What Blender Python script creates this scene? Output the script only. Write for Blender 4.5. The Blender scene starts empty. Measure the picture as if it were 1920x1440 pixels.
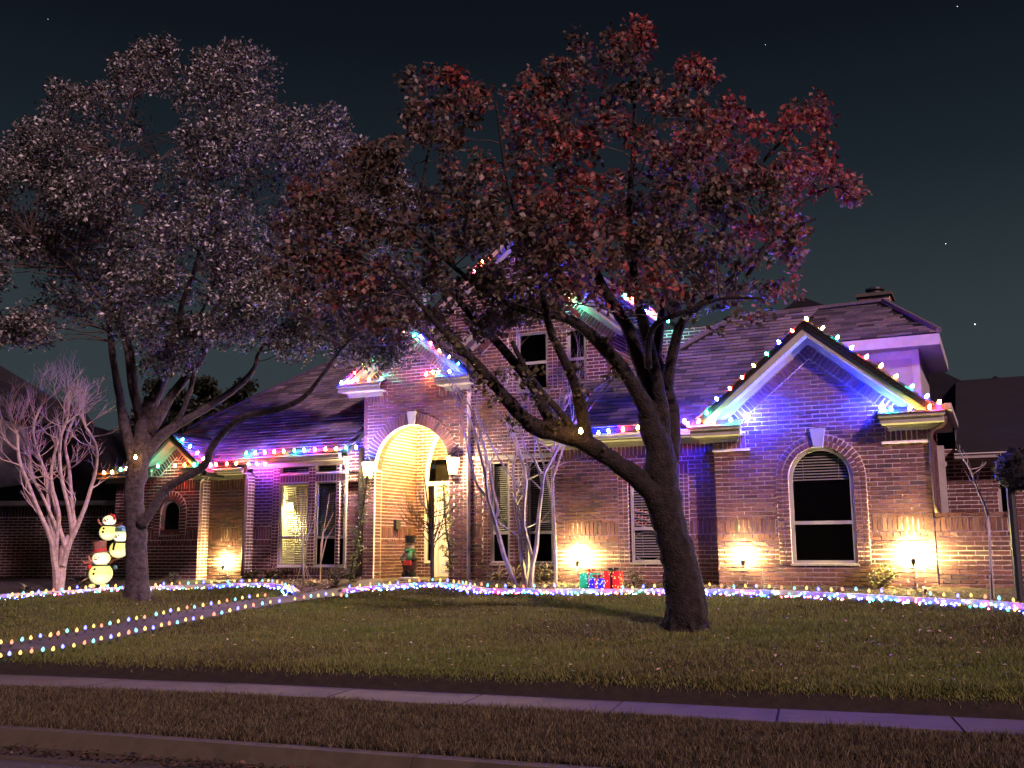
import bpy, math, random
import numpy as np
from mathutils import Vector, Matrix
random.seed(7); rng = np.random.default_rng(7)
PI = math.pi
scene = bpy.context.scene
C = scene.collection

# ------------------------------------------------------------------ camera
F = 1870.0; TH = math.radians(25.8); PITCH = math.atan(310 / F); ROLL = math.radians(.3); CZ = 1.6; Y0 = 20.0
fw = Vector((0, math.cos(PITCH), math.sin(PITCH))); up0 = Vector((0, -math.sin(PITCH), math.cos(PITCH))); rt0 = Vector((1, 0, 0))
rt = rt0 * math.cos(ROLL) - up0 * math.sin(ROLL); upv = up0 * math.cos(ROLL) + rt0 * math.sin(ROLL)
cam_d = bpy.data.cameras.new('camera'); cam = bpy.data.objects.new('camera', cam_d); C.objects.link(cam)
cam_d.sensor_width = 36; cam_d.lens = 36 * F / 1920; cam_d.clip_end = 3000; cam_d.clip_start = .1
m = Matrix((rt, upv, -fw)).transposed().to_4x4(); m.translation = (0, 0, CZ); cam.matrix_world = m
scene.camera = cam

# ------------------------------------------------------------------ world, sun, exposure
world = bpy.data.worlds.new("World"); scene.world = world; world.use_nodes = True
nt = world.node_tree; nt.nodes.clear()
tc = nt.nodes.new('ShaderNodeTexCoord'); sep = nt.nodes.new('ShaderNodeSeparateXYZ'); rampn = nt.nodes.new('ShaderNodeValToRGB')
bgn = nt.nodes.new('ShaderNodeBackground'); wo = nt.nodes.new('ShaderNodeOutputWorld')
sky = nt.nodes.new('ShaderNodeTexSky'); sky.sky_type = 'NISHITA'; sky.sun_disc = False
SUN_EL, SUN_AZ = math.radians(30), math.radians(153)     # the street light over the road, behind the camera
sky.sun_elevation = math.radians(-9); sky.sun_rotation = SUN_AZ
el = rampn.color_ramp.elements
el[0].position = 0.0; el[0].color = (.0360, .0470, .0530, 1)
el[1].position = .56; el[1].color = (.0030, .0042, .0075, 1)
e2 = el.new(.19); e2.color = (.0290, .0410, .0470, 1)
e3 = el.new(.36); e3.color = (.0095, .0150, .0215, 1)
e4 = el.new(.47); e4.color = (.0048, .0072, .0118, 1)
addn = nt.nodes.new('ShaderNodeMixRGB'); addn.blend_type = 'ADD'; addn.inputs[0].default_value = .02
nt.links.new(tc.outputs['Generated'], sep.inputs[0]); nt.links.new(sep.outputs[2], rampn.inputs[0])
nt.links.new(rampn.outputs[0], addn.inputs[1]); nt.links.new(sky.outputs[0], addn.inputs[2])
nt.links.new(addn.outputs[0], bgn.inputs[0]); nt.links.new(bgn.outputs[0], wo.inputs[0])
bgn.inputs[1].default_value = .66
sun_d = bpy.data.lights.new('sun', 'SUN'); sun_d.energy = 3.0; sun_d.angle = math.radians(2.5); sun_d.color = (1.0, .62, .72)
sun = bpy.data.objects.new('sun', sun_d); C.objects.link(sun); sun.location = (0, -10, 30)
Ls = Vector((math.sin(SUN_AZ) * math.cos(SUN_EL), math.cos(SUN_AZ) * math.cos(SUN_EL), math.sin(SUN_EL)))
sun.rotation_euler = Ls.to_track_quat('Z', 'Y').to_euler()
vs = scene.view_settings; vs.view_transform = 'Standard'; vs.look = 'None'; vs.exposure = .72; vs.gamma = 1; vs.use_curve_mapping = False
scene.render.engine = 'CYCLES'
cy = scene.cycles; cy.use_denoising = True; cy.sample_clamp_indirect = 4; cy.max_bounces = 5; cy.diffuse_bounces = 2
cy.glossy_bounces = 2; cy.transmission_bounces = 3; cy.transparent_max_bounces = 12; cy.use_light_tree = True
cy.caustics_reflective = False; cy.caustics_refractive = False

# ------------------------------------------------------------------ geometry of the view
UD = Vector((math.cos(TH), -math.sin(TH), 0)); VD = Vector((math.sin(TH), math.cos(TH), 0)); ZD = Vector((0, 0, 1))
def ray(x, y): return fw * F + rt * (x - 960) - upv * (y - 720)
def W(u, v, z): return Vector((0, Y0, 0)) + UD * u + VD * v + ZD * z         # house coordinates to world
def hp(x, y, v=0.0):                                                       # (u, z) seen at a pixel on the facade plane v
    d = ray(x, y); t = (v + VD.y * Y0) / (VD.x * d.x + VD.y * d.y); p = d * t
    return (UD.x * p.x + UD.y * (p.y - Y0), CZ + p.z)
def hw(x, y, v): u, z = hp(x, y, v); return W(u, v, z)
def at(x, y, Y): d = ray(x, y); return Vector((0, 0, CZ)) + d * (Y / d.y)
def zplane(x, y, z): d = ray(x, y); return Vector((0, 0, CZ)) + d * ((z - CZ) / d.z)
def interp(x, xs, ys): return float(np.interp(x, xs, ys))
def ext(pts):                                                              # extend a polyline linearly on both ends
    a, b = pts[0], pts[1]; c, d = pts[-2], pts[-1]
    return [a + (a - b) * 6] + list(pts) + [d + (d - c) * 6]
SW_FAR = ext([zplane(x, y, 0) for x, y in ((0, 1266), (480, 1284), (960, 1306), (1440, 1331), (1920, 1352))])
SW_NEAR = ext([zplane(x, y, 0) for x, y in ((0, 1286), (480, 1304), (960, 1329), (1440, 1355), (1920, 1380))])
CURB_B = ext([zplane(x, y, 0) for x, y in ((0, 1359), (480, 1390), (960, 1426))])
sfx, sfy = [p.x for p in SW_FAR], [p.y for p in SW_FAR]
EX = [-40, -12, -8.5, -6.5, -4.5, -2, 0, 3, 5.3, 7, 40]; EY = [20, 17, 16.6, 19.5, 20.4, 19.8, 18.3, 17.2, 15.4, 13.8, -14]
def ground(X, Y):
    s = interp(X, sfx, sfy) + .10; t = Y - s
    if t <= 0: return 0.0
    e = max(interp(X, EX, EY), s + 2.0); w = max(20 - X * math.tan(TH) - .2, e + 1.0)
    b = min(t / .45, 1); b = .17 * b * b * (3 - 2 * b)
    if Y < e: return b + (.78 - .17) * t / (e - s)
    return .78 + .16 * min((Y - e) / (w - e), 1)
def gh(px, py, h=0.0):                                                     # the point h above the terrain seen at a pixel
    d = ray(px, py); d = d / d.y; Y = 6.0
    while Y < 60:
        p = Vector((0, 0, CZ)) + d * Y
        if p.z - h < ground(p.x, p.y): break
        Y += .02
    return p

# ------------------------------------------------------------------ helpers
MESH = {}
def rootmat(o):
    mm = Matrix.Identity(4)
    while o is not None: mm = o.matrix_basis @ mm; o = o.parent
    return mm
class MB:
    def __init__(s): s.v = []; s.f = []; s.smooth = False
    def quad(s, a, b, c, d): n = len(s.v); s.v += [a, b, c, d]; s.f.append((n, n + 1, n + 2, n + 3))
    def poly(s, pts): n = len(s.v); s.v += list(pts); s.f.append(tuple(range(n, n + len(pts))))
    def obox(s, c, X, Y, Z, faces='all'):
        n = len(s.v)
        for k in (-1, 1):
            for j in (-1, 1):
                for i in (-1, 1): s.v.append(c + X * i + Y * j + Z * k)
        F6 = [(0, 1, 5, 4), (1, 3, 7, 5), (3, 2, 6, 7), (2, 0, 4, 6), (4, 5, 7, 6), (0, 2, 3, 1)]
        for q in F6: s.f.append(tuple(n + i for i in q))
        return s
    def box(s, a, b):                                                     # axis aligned in the world
        a, b = Vector(a), Vector(b); c = (a + b) / 2; h = (b - a) / 2
        return s.obox(c, Vector((h.x, 0, 0)), Vector((0, h.y, 0)), Vector((0, 0, h.z)))
    def hbox(s, u0, u1, v0, v1, z0, z1):                                  # in house coordinates
        return s.obox(W((u0 + u1) / 2, (v0 + v1) / 2, (z0 + z1) / 2), UD * ((u1 - u0) / 2), VD * ((v1 - v0) / 2), ZD * ((z1 - z0) / 2))
    def beam(s, p, q, nrm, w, t):                                         # a board from p to q, w wide in the plane, t thick along nrm
        d = (q - p).normalized(); n = nrm.normalized(); side = d.cross(n).normalized()
        return s.obox((p + q) / 2, d * ((q - p).length / 2), side * (w / 2), n * (t / 2))
    def prism(s, pts, off):                                               # polygon extruded by a vector
        n = len(s.v); k = len(pts); s.v += list(pts) + [p + off for p in pts]
        s.f.append(tuple(range(n, n + k))[::-1]); s.f.append(tuple(range(n + k, n + 2 * k)))
        for i in range(k): j = (i + 1) % k; s.f.append((n + i, n + j, n + k + j, n + k + i))
        return s
    def tube(s, pts, rad, sides=6, cap=True):
        pts = [Vector(p) for p in pts]; n0 = len(s.v); k = len(pts)
        ref = Vector((.31, .87, .2)); prev = None
        for i, p in enumerate(pts):
            d = (pts[min(i + 1, k - 1)] - pts[max(i - 1, 0)]); d = d.normalized() if d.length > 1e-9 else ZD
            a = d.cross(ref if prev is None else prev.cross(d)) if prev is not None else d.cross(ref)
            if a.length < 1e-6: a = d.cross(Vector((1, 0, 0)))
            a.normalize(); b = d.cross(a).normalized(); prev = a
            r = rad[i] if hasattr(rad, '__len__') else rad
            for j in range(sides):
                t = 2 * PI * j / sides; s.v.append(p + (a * math.cos(t) + b * math.sin(t)) * r)
        for i in range(k - 1):
            for j in range(sides):
                a0 = n0 + i * sides + j; a1 = n0 + i * sides + (j + 1) % sides
                s.f.append((a0, a1, a1 + sides, a0 + sides))
        if cap:
            s.f.append(tuple(n0 + j for j in range(sides))[::-1]); s.f.append(tuple(n0 + (k - 1) * sides + j for j in range(sides)))
        return s
    def lathe(s, c, prof, sides=12, axis=ZD, sx=1.0):                     # prof: (radius, height along axis)
        axis = axis.normalized(); a = axis.cross(Vector((0, 1, 0.01))).normalized(); b = axis.cross(a); n0 = len(s.v)
        for r, h in prof:
            for j in range(sides):
                t = 2 * PI * j / sides; s.v.append(c + axis * h + (a * math.cos(t) * sx + b * math.sin(t)) * r)
        k = len(prof)
        for i in range(k - 1):
            for j in range(sides):
                a0 = n0 + i * sides + j; a1 = n0 + i * sides + (j + 1) % sides
                s.f.append((a0, a1, a1 + sides, a0 + sides))
        s.f.append(tuple(n0 + j for j in range(sides))[::-1]); s.f.append(tuple(n0 + (k - 1) * sides + j for j in range(sides)))
        return s
    def build(s, name, mat, parent=None, kind=None, label=None, smooth=False):
        me = bpy.data.meshes.new(name)
        if parent is not None: inv = rootmat(parent).inverted(); vv = [inv @ v for v in s.v]
        else: vv = s.v
        me.from_pydata([tuple(v) for v in vv], [], s.f); me.materials.append(mat)
        if smooth or s.smooth: me.polygons.foreach_set('use_smooth', [True] * len(me.polygons))
        o = bpy.data.objects.new(name, me); C.objects.link(o); o.parent = parent
        if kind: o['kind'] = kind
        if label: o['label'] = label
        return o
def npmesh(name, verts, faces, mat, parent=None, kind=None, col=None, smooth=False):
    me = bpy.data.meshes.new(name); k = faces.shape[1]; verts = np.asarray(verts, dtype=np.float32)
    if parent is not None:
        inv = np.array(rootmat(parent).inverted(), dtype=np.float32); verts = verts @ inv[:3, :3].T + inv[:3, 3]
    me.vertices.add(len(verts)); me.vertices.foreach_set('co', verts.ravel())
    me.loops.add(faces.size); me.loops.foreach_set('vertex_index', faces.astype(np.int32).ravel())
    me.polygons.add(len(faces)); me.polygons.foreach_set('loop_start', np.arange(0, faces.size, k, dtype=np.int32))
    if smooth: me.polygons.foreach_set('use_smooth', np.ones(len(faces), dtype=bool))
    me.update(calc_edges=True)
    if col is not None:
        at_ = me.color_attributes.new('tint', 'FLOAT_COLOR', 'POINT'); at_.data.foreach_set('color', np.asarray(col, dtype=np.float32).ravel())
    me.materials.append(mat); o = bpy.data.objects.new(name, me); C.objects.link(o); o.parent = parent
    if kind: o['kind'] = kind
    return o
def thing(name, label, cat, loc=(0, 0, 0), rz=0, group=None):
    o = bpy.data.objects.new(name, None); C.objects.link(o); o.empty_display_size = .2
    o.location = loc; o.rotation_euler = (0, 0, rz); o['label'] = label; o['category'] = cat
    if group: o['group'] = group
    return o
def tag(o, label, cat, group=None):
    o['label'] = label; o['category'] = cat
    if group: o['group'] = group
    return o
def inst(name, me, mat4, parent, label=None):                              # an object sharing a mesh, placed by a world matrix
    o = bpy.data.objects.new(name, me); C.objects.link(o); o.parent = parent
    o.matrix_basis = rootmat(parent).inverted() @ mat4
    if label: o['label'] = label
    return o

# ------------------------------------------------------------------ materials
def newmat(name):
    mt = bpy.data.materials.new(name); mt.use_nodes = True; n = mt.node_tree
    return mt, n, n.nodes['Principled BSDF']
def coords(n, scale=1.0):
    t = n.nodes.new('ShaderNodeTexCoord'); mp = n.nodes.new('ShaderNodeMapping'); mp.inputs['Scale'].default_value = (scale,) * 3
    n.links.new(t.outputs['Object'], mp.inputs[0]); return mp.outputs[0]
def noise(n, vec, sc, detail=4):
    x = n.nodes.new('ShaderNodeTexNoise'); x.inputs['Scale'].default_value = sc; x.inputs['Detail'].default_value = detail
    n.links.new(vec, x.inputs['Vector']); return x.outputs['Fac']
def ramp(n, fac, stops):
    r = n.nodes.new('ShaderNodeValToRGB'); e = r.color_ramp.elements
    e[0].position, e[0].color = stops[0][0], (*stops[0][1], 1); e[1].position, e[1].color = stops[-1][0], (*stops[-1][1], 1)
    for p, c in stops[1:-1]: q = e.new(p); q.color = (*c, 1)
    n.links.new(fac, r.inputs[0]); return r.outputs[0]
def bump(n, b, fac, strength=.4, dist=.02):
    x = n.nodes.new('ShaderNodeBump'); x.inputs['Strength'].default_value = strength; x.inputs['Distance'].default_value = dist
    n.links.new(fac, x.inputs['Height']); n.links.new(x.outputs[0], b.inputs['Normal'])
def mul(n, a, b, fac=1.0, mode='MULTIPLY'):
    x = n.nodes.new('ShaderNodeMixRGB'); x.blend_type = mode; x.inputs[0].default_value = fac
    n.links.new(a, x.inputs[1]); n.links.new(b, x.inputs[2]); return x.outputs[0]
def surf(name, c1, c2, sc=6, rough=.8, bmp=.3, detail=5, c3=None, spec=.3, dist=.02):
    mt, n, b = newmat(name); v = coords(n); f = noise(n, v, sc, detail)
    st = [(.3, c1), (.7, c2)] if c3 is None else [(.25, c1), (.5, c2), (.75, c3)]
    n.links.new(ramp(n, f, st), b.inputs['Base Color']); b.inputs['Roughness'].default_value = rough
    b.inputs['Specular IOR Level'].default_value = spec
    if bmp: bump(n, b, noise(n, v, sc * 3, 6), bmp, dist)
    return mt
def island_mat(name, stops, rough=.85, bmp=.5, sc=30, spec=.25):            # a tint of its own for each piece
    mt, n, b = newmat(name); g = n.nodes.new('ShaderNodeNewGeometry'); oi = n.nodes.new('ShaderNodeObjectInfo')
    a = n.nodes.new('ShaderNodeMath'); a.operation = 'ADD'; n.links.new(g.outputs['Random Per Island'], a.inputs[0]); n.links.new(oi.outputs['Random'], a.inputs[1])
    fr = n.nodes.new('ShaderNodeMath'); fr.operation = 'FRACT'; n.links.new(a.outputs[0], fr.inputs[0])
    base = ramp(n, fr.outputs[0], stops); gp = n.nodes.new('ShaderNodeNewGeometry')
    f = noise(n, gp.outputs['Position'], sc, 5); f2 = noise(n, gp.outputs['Position'], 1.3, 3)
    base = mul(n, base, ramp(n, f, [(.3, (.55, .55, .55)), (.7, (1.25, 1.2, 1.15))])); base = mul(n, base, ramp(n, f2, [(.3, (.75, .75, .78)), (.7, (1.1, 1.1, 1.1))]))
    n.links.new(base, b.inputs['Base Color']); b.inputs['Roughness'].default_value = rough; b.inputs['Specular IOR Level'].default_value = spec
    bump(n, b, noise(n, gp.outputs['Position'], sc * 2.5, 6), bmp, .006); return mt
def glow(name, col, strength):
    mt = bpy.data.materials.new(name); mt.use_nodes = True; n = mt.node_tree; n.nodes.clear()
    e = n.nodes.new('ShaderNodeEmission'); o = n.nodes.new('ShaderNodeOutputMaterial'); e.inputs[0].default_value = (*col, 1); e.inputs[1].default_value = strength
    n.links.new(e.outputs[0], o.inputs[0]); return mt
def tintmat(name, rough=.6, transl=.25, sc=1.0, spec=.35):
    mt, n, b = newmat(name); a = n.nodes.new('ShaderNodeAttribute'); a.attribute_name = 'tint'
    n.links.new(a.outputs['Color'], b.inputs['Base Color']); b.inputs['Roughness'].default_value = rough; b.inputs['Specular IOR Level'].default_value = spec
    if transl:
        t = n.nodes.new('ShaderNodeBsdfTranslucent'); n.links.new(a.outputs['Color'], t.inputs[0]); mx = n.nodes.new('ShaderNodeMixShader'); mx.inputs[0].default_value = transl
        out = n.nodes['Material Output']; n.links.new(b.outputs[0], mx.inputs[1]); n.links.new(t.outputs[0], mx.inputs[2]); n.links.new(mx.outputs[0], out.inputs[0])
    return mt
M = {}
M['brick'] = island_mat('brick', [(0, (.080, .034, .042)), (.25, (.145, .055, .062)), (.5, (.105, .048, .056)), (.7, (.18, .072, .074)), (.88, (.058, .034, .046)), (1, (.22, .11, .105))])
M['darkbrick'] = island_mat('dark brick', [(0, (.09, .04, .035)), (.5, (.13, .06, .05)), (1, (.17, .09, .07))])
M['mortar'] = surf('mortar', (.74, .62, .62), (.84, .73, .72), 14, .9, .4)
M['shingle'] = island_mat('shingle', [(0, (.045, .038, .046)), (.3, (.095, .078, .090)), (.6, (.13, .105, .118)), (1, (.19, .155, .165))], rough=.95, sc=40)
M['roofdark'] = surf('dark roof', (.004, .0035, .005), (.008, .007, .009), 3, .95, .3)
M['white'] = surf('white painted trim', (.28, .255, .22), (.36, .33, .29), 5, .55, .12)
M['siding'] = surf('painted siding', (.22, .20, .19), (.29, .265, .25), 3, .6, .1)
M['gutter'] = surf('gutter metal', (.34, .31, .29), (.42, .39, .36), 6, .45, .08)
M['spout'] = surf('downspout paint', (.055, .030, .028), (.08, .045, .042), 6, .5, .1)
M['concrete'] = surf('concrete', (.016, .014, .011), (.072, .061, .046), 1.1, .9, .5, c3=(.047, .040, .031))
M['curbmat'] = surf('curb concrete', (.018, .015, .009), (.045, .036, .022), 2.5, .9, .4, c3=(.03, .024, .015))
M['asphalt'] = surf('asphalt', (.030, .028, .028), (.055, .05, .05), 25, .9, .6)
M['soil_shade'] = surf('bare earth with bank shade in its colour', (.008, .005, .004), (.018, .012, .008), 9, 1, .7)  # near-black to put the street bank's shade into the ground colour
M['mulch'] = surf('mulch', (.025, .014, .010), (.075, .045, .032), 20, 1, 1.0, dist=.06)
M['stone'] = surf('border stone', (.36, .32, .30), (.5, .46, .44), 8, .8, .4)
M['bark'] = surf('bark', (.003, .0024, .0022), (.022, .015, .013), 11, .95, 1.0, dist=.05)
M['bark2'] = surf('oak bark', (.014, .011, .012), (.062, .047, .050), 14, .95, .9, dist=.03)
M['palebark'] = surf('pale smooth bark', (.22, .155, .14), (.42, .32, .29), 12, .75, .3)
M['greybark'] = surf('grey smooth bark', (.28, .23, .23), (.50, .43, .43), 9, .8, .3)
M['twig'] = surf('twigs', (.03, .02, .017), (.06, .042, .036), 20, .9, .3)
M['black'] = surf('black metal', (.012, .012, .012), (.03, .03, .03), 20, .5, .1)
M['dark'] = surf('dark room', (.010, .008, .008), (.02, .016, .015), 3, 1, 0, spec=0)
M['screen'] = surf('solar screen mesh', (.0012, .001, .001), (.002, .0018, .0018), 60, .8, .2, spec=0)
M['blind'] = surf('blind slats', (.36, .34, .30), (.46, .43, .38), 20, .6, 0)
M['plaster'] = surf('porch ceiling plaster', (.66, .62, .5), (.74, .7, .58), 3, .8, .1)
M['cord'] = surf('green cord', (.01, .03, .015), (.02, .05, .025), 20, .6, 0)
M['leaf'] = tintmat('leaves', .5, .3)
M['grass'] = tintmat('grass blades', .8, .2, spec=.15)
M['doorpaint'] = surf('door paint', (.60, .52, .50), (.68, .6, .58), 6, .5, .05)
mt, n, b = newmat('window glass'); b.inputs['Base Color'].default_value = (.001, .001, .001, 1); b.inputs['Roughness'].default_value = .06
tr = n.nodes.new('ShaderNodeBsdfTransparent'); mx = n.nodes.new('ShaderNodeMixShader'); mx.inputs[0].default_value = .13
n.links.new(tr.outputs[0], mx.inputs[1]); n.links.new(b.outputs[0], mx.inputs[2]); n.links.new(mx.outputs[0], n.nodes['Material Output'].inputs[0]); M['glass'] = mt

# ------------------------------------------------------------------ ground, road, pavement
def strip(polyA, polyB, z, name, mat, kind='structure'):
    mb = MB()
    for i in range(len(polyA) - 1):
        a, b2, c2, d2 = polyA[i], polyA[i + 1], polyB[i + 1], polyB[i]
        mb.quad(*[Vector((p.x, p.y, z)) for p in (a, b2, c2, d2)])
    return mb.build(name, mat, kind=kind)
far = 900.0
mb = MB(); mb.quad(Vector((-far, -60, -.165)), Vector((far, -60, -.165)), Vector((far, far, -.165)), Vector((-far, far, -.165)))
mb.build('ground', M['soil_shade'], kind='structure')
def offs(poly, dy, dz=0): return [p + Vector((0, dy, dz)) for p in poly]
cb = CURB_B
road = MB()
for i in range(len(cb) - 1): road.quad(*[Vector((p.x, p.y + dy, -.15)) for p, dy in ((cb[i], -14), (cb[i + 1], -14), (cb[i + 1], -.28), (cb[i], -.28))])
road.build('street', M['asphalt'], kind='structure')
# curb: sections with joints
def poly_at(poly, s):                                                     # a point at arc length s from x=0 on a polyline
    i0 = 0
    L = [0]
    for i in range(len(poly) - 1): L.append(L[-1] + (poly[i + 1] - poly[i]).length)
    for i in range(len(poly) - 1):
        if L[i + 1] >= s or i == len(poly) - 2:
            t = (s - L[i]) / (L[i + 1] - L[i]); return poly[i].lerp(poly[i + 1], t), (poly[i + 1] - poly[i]).normalized()
def arc_x(poly, X):
    s = 0
    for i in range(len(poly) - 1):
        a, b2 = poly[i], poly[i + 1]
        if a.x <= X <= b2.x: return s + (b2 - a).length * (X - a.x) / (b2.x - a.x)
        s += (b2 - a).length
    return s
kroot = bpy.data.objects.new('kerb', None); C.objects.link(kroot); kroot['kind'] = 'structure'
j0 = arc_x(cb, zplane(785, 1425, 0).x)
for k in range(-4, 4):
    a, d = poly_at(cb, j0 + k * 3.0 + .006); b2, d2 = poly_at(cb, j0 + (k + 1) * 3.0 - .006)
    d = (b2 - a).normalized(); nn = Vector((-d.y, d.x, 0)); L = (b2 - a).length / 2; c0 = (a + b2) / 2
    mb = MB(); prof = [(0.0, 0), (0, -.2), (-.62, -.2), (-.62, -.135), (-.24, -.125), (-.17, -.03), (-.14, 0)]
    n0 = [a + nn * q + ZD * h for q, h in prof]; mb.prism(n0, b2 - a); mb.build('kerb_section', M['curbmat'], kroot)
sroot = bpy.data.objects.new('sidewalk', None); C.objects.link(sroot); sroot['kind'] = 'structure'
s0 = arc_x(SW_NEAR, zplane(1457, 1357, 0).x)
for k in range(-13, 5):
    def pr(poly, X):
        return Vector((X, interp(X, [p.x for p in poly], [p.y for p in poly]), 0))
    a, _ = poly_at(SW_NEAR, s0 + k * 1.6 + .014); b2, _ = poly_at(SW_NEAR, s0 + (k + 1) * 1.6 - .014)
    c2 = pr(SW_FAR, b2.x + .22); d2 = pr(SW_FAR, a.x + .22); h = .012 + random.uniform(-.004, .004)
    mb = MB(); mb.prism([Vector((p.x, p.y, -.1)) for p in (a, b2, c2, d2)], ZD * (.1 + h)); mb.build('slab', M['concrete'], sroot)
# terrain sheet
xs = np.arange(-30, 24.01, .3); ys = np.concatenate([np.arange(6.0, 16, .1), np.arange(16, 44.01, .3)])
V = []; 
cbx, cby = [p.x for p in cb], [p.y for p in cb]
for Y in ys:
    for X in xs:
        zz = ground(X, Y) - .004
        V.append((X, Y, zz if Y > interp(X, cbx, cby) + .0 else -.19))
nx = len(xs); Fc = np.array([(j * nx + i, j * nx + i + 1, (j + 1) * nx + i + 1, (j + 1) * nx + i) for j in range(len(ys) - 1) for i in range(nx - 1)])
npmesh('lawn_ground', np.array(V), Fc, M['soil_shade'], kind='structure', smooth=True)
# flower beds: behind the stone edging
EDGE_L = [(-60, 1133), (0, 1126), (60, 1121), (130, 1116), (200, 1111), (240, 1109), (280, 1108), (340, 1106), (400, 1104), (450, 1102), (490, 1101), (520, 1104), (540, 1110), (551, 1118)]
EDGE_R = [(640, 1114), (680, 1109), (730, 1105), (780, 1102), (830, 1101), (862, 1104), (885, 1110), (910, 1113), (950, 1113), (1050, 1114), (1150, 1114), (1240, 1114), (1320, 1115), (1450, 1118), (1600, 1125), (1750, 1134), (1850, 1139), (1960, 1150)]
def smooth_poly(pts, step=.06):
    out = []; k = len(pts)
    for i in range(k - 1):
        p0, p1, p2, p3 = pts[max(i - 1, 0)], pts[i], pts[i + 1], pts[min(i + 2, k - 1)]
        nn = max(int((p2 - p1).length / step), 1)
        for j in range(nn):
            t = j / nn
            out.append(.5 * ((2 * p1) + (p2 - p0) * t + (2 * p0 - 5 * p1 + 4 * p2 - p3) * t * t + (3 * p1 - p0 - 3 * p2 + p3) * t ** 3))
    out.append(pts[-1]); return out
edgeL = smooth_poly([gh(*p) for p in EDGE_L]); edgeR = smooth_poly([gh(*p) for p in EDGE_R])
WALK_LO = [(-200, 1262), (0, 1236), (200, 1204), (350, 1170), (460, 1147), (555, 1131), (640, 1120), (700, 1108), (760, 1101), (836, 1099)]
WALK_HI = [(-200, 1236), (0, 1213), (200, 1178), (350, 1147), (430, 1133), (500, 1124), (553, 1119), (600, 1110), (655, 1101), (699, 1088)]
wlo = [gh(*p) for p in WALK_LO]; whi = [gh(*p) for p in WALK_HI]
# extend the far walk end into the porch
def bedsheet(front, name):
    V = []; Fq = []; K = 14
    for p in front:
        wallY = 20 - p.x * math.tan(TH) + 1.5
        for k in range(K + 1):
            t = k / K; q = p + VD * (0 + t * max((wallY - p.y) * math.cos(TH), .6)); z = max(ground(q.x, q.y), ground(p.x, p.y)) + .012 + .014 * math.sin(q.x * 9 + q.y * 5) * (t > 0) * (t < .9)
            V.append((q.x, q.y, z))
    for i in range(len(front) - 1):
        for k in range(K): a = i * (K + 1) + k; Fq.append((a, a + K + 1, a + K + 2, a + 1))
    return npmesh(name, np.array(V), np.array(Fq), M['mulch'], kind='structure')
bedsheet(edgeL[::2], 'flower_bed'); bedsheet(edgeR[::2], 'flower_bed')
# walkway ribbon
ws_ = smooth_poly(wlo, .25); wh_ = smooth_poly(whi, .25); NW = 90
def resample(poly, n_):
    L = [0]
    for i in range(len(poly) - 1): L.append(L[-1] + (poly[i + 1] - poly[i]).length)
    return [poly_at(poly, L[-1] * i / (n_ - 1))[0] for i in range(n_)]
A = resample(ws_, NW); B = resample(wh_, NW)
wroot = bpy.data.objects.new('walkway', None); C.objects.link(wroot); wroot['kind'] = 'structure'; M['path'] = surf('walk concrete', (.035, .028, .03), (.085, .07, .07), 4, .95, .4)
for k in range(0, NW - 1, 5):
    mb = MB(); e_ = min(k + 5, NW - 1)
    for i in range(k, e_):
        q = [A[i], A[i + 1], B[i + 1], B[i]]
        if i == e_ - 1: q[1] = q[1].lerp(q[0], .05); q[2] = q[2].lerp(q[3], .05)
        t = [Vector((p.x, p.y, max(ground(p.x, p.y), 0) + .035)) for p in q]; mb.prism([p - ZD * .09 for p in t], ZD * .09)
    mb.build('slab', M['path'], wroot)
# stone edging of the beds
def edging(poly, name, label):
    root = thing(name, label, 'edging', poly[0]); L = 0; i = 0; step = 6
    while i < len(poly) - 1:
        j = min(i + step, len(poly) - 1); a, b2 = poly[i], poly[j]
        if (b2 - a).length > .05:
            d = (b2 - a).normalized(); s_ = Vector((-d.y, d.x, 0)); zt = (ground(a.x, a.y) + ground(b2.x, b2.y)) / 2
            mb = MB(); c0 = (a + b2) / 2; c0.z = zt + .035 + random.uniform(-.006, .006)
            mb.obox(c0 + s_ * .07, d * ((b2 - a).length / 2 - .004), s_ * .06, ZD * .055); mb.build('stone', M['stone'], root)
        i = j
    return root
edging(edgeL, 'bed_edging', 'pale stone edging around the left flower bed behind the live oak')
edging(edgeR, 'bed_edging', 'long pale stone edging in front of the porch and right flower bed')

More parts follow.
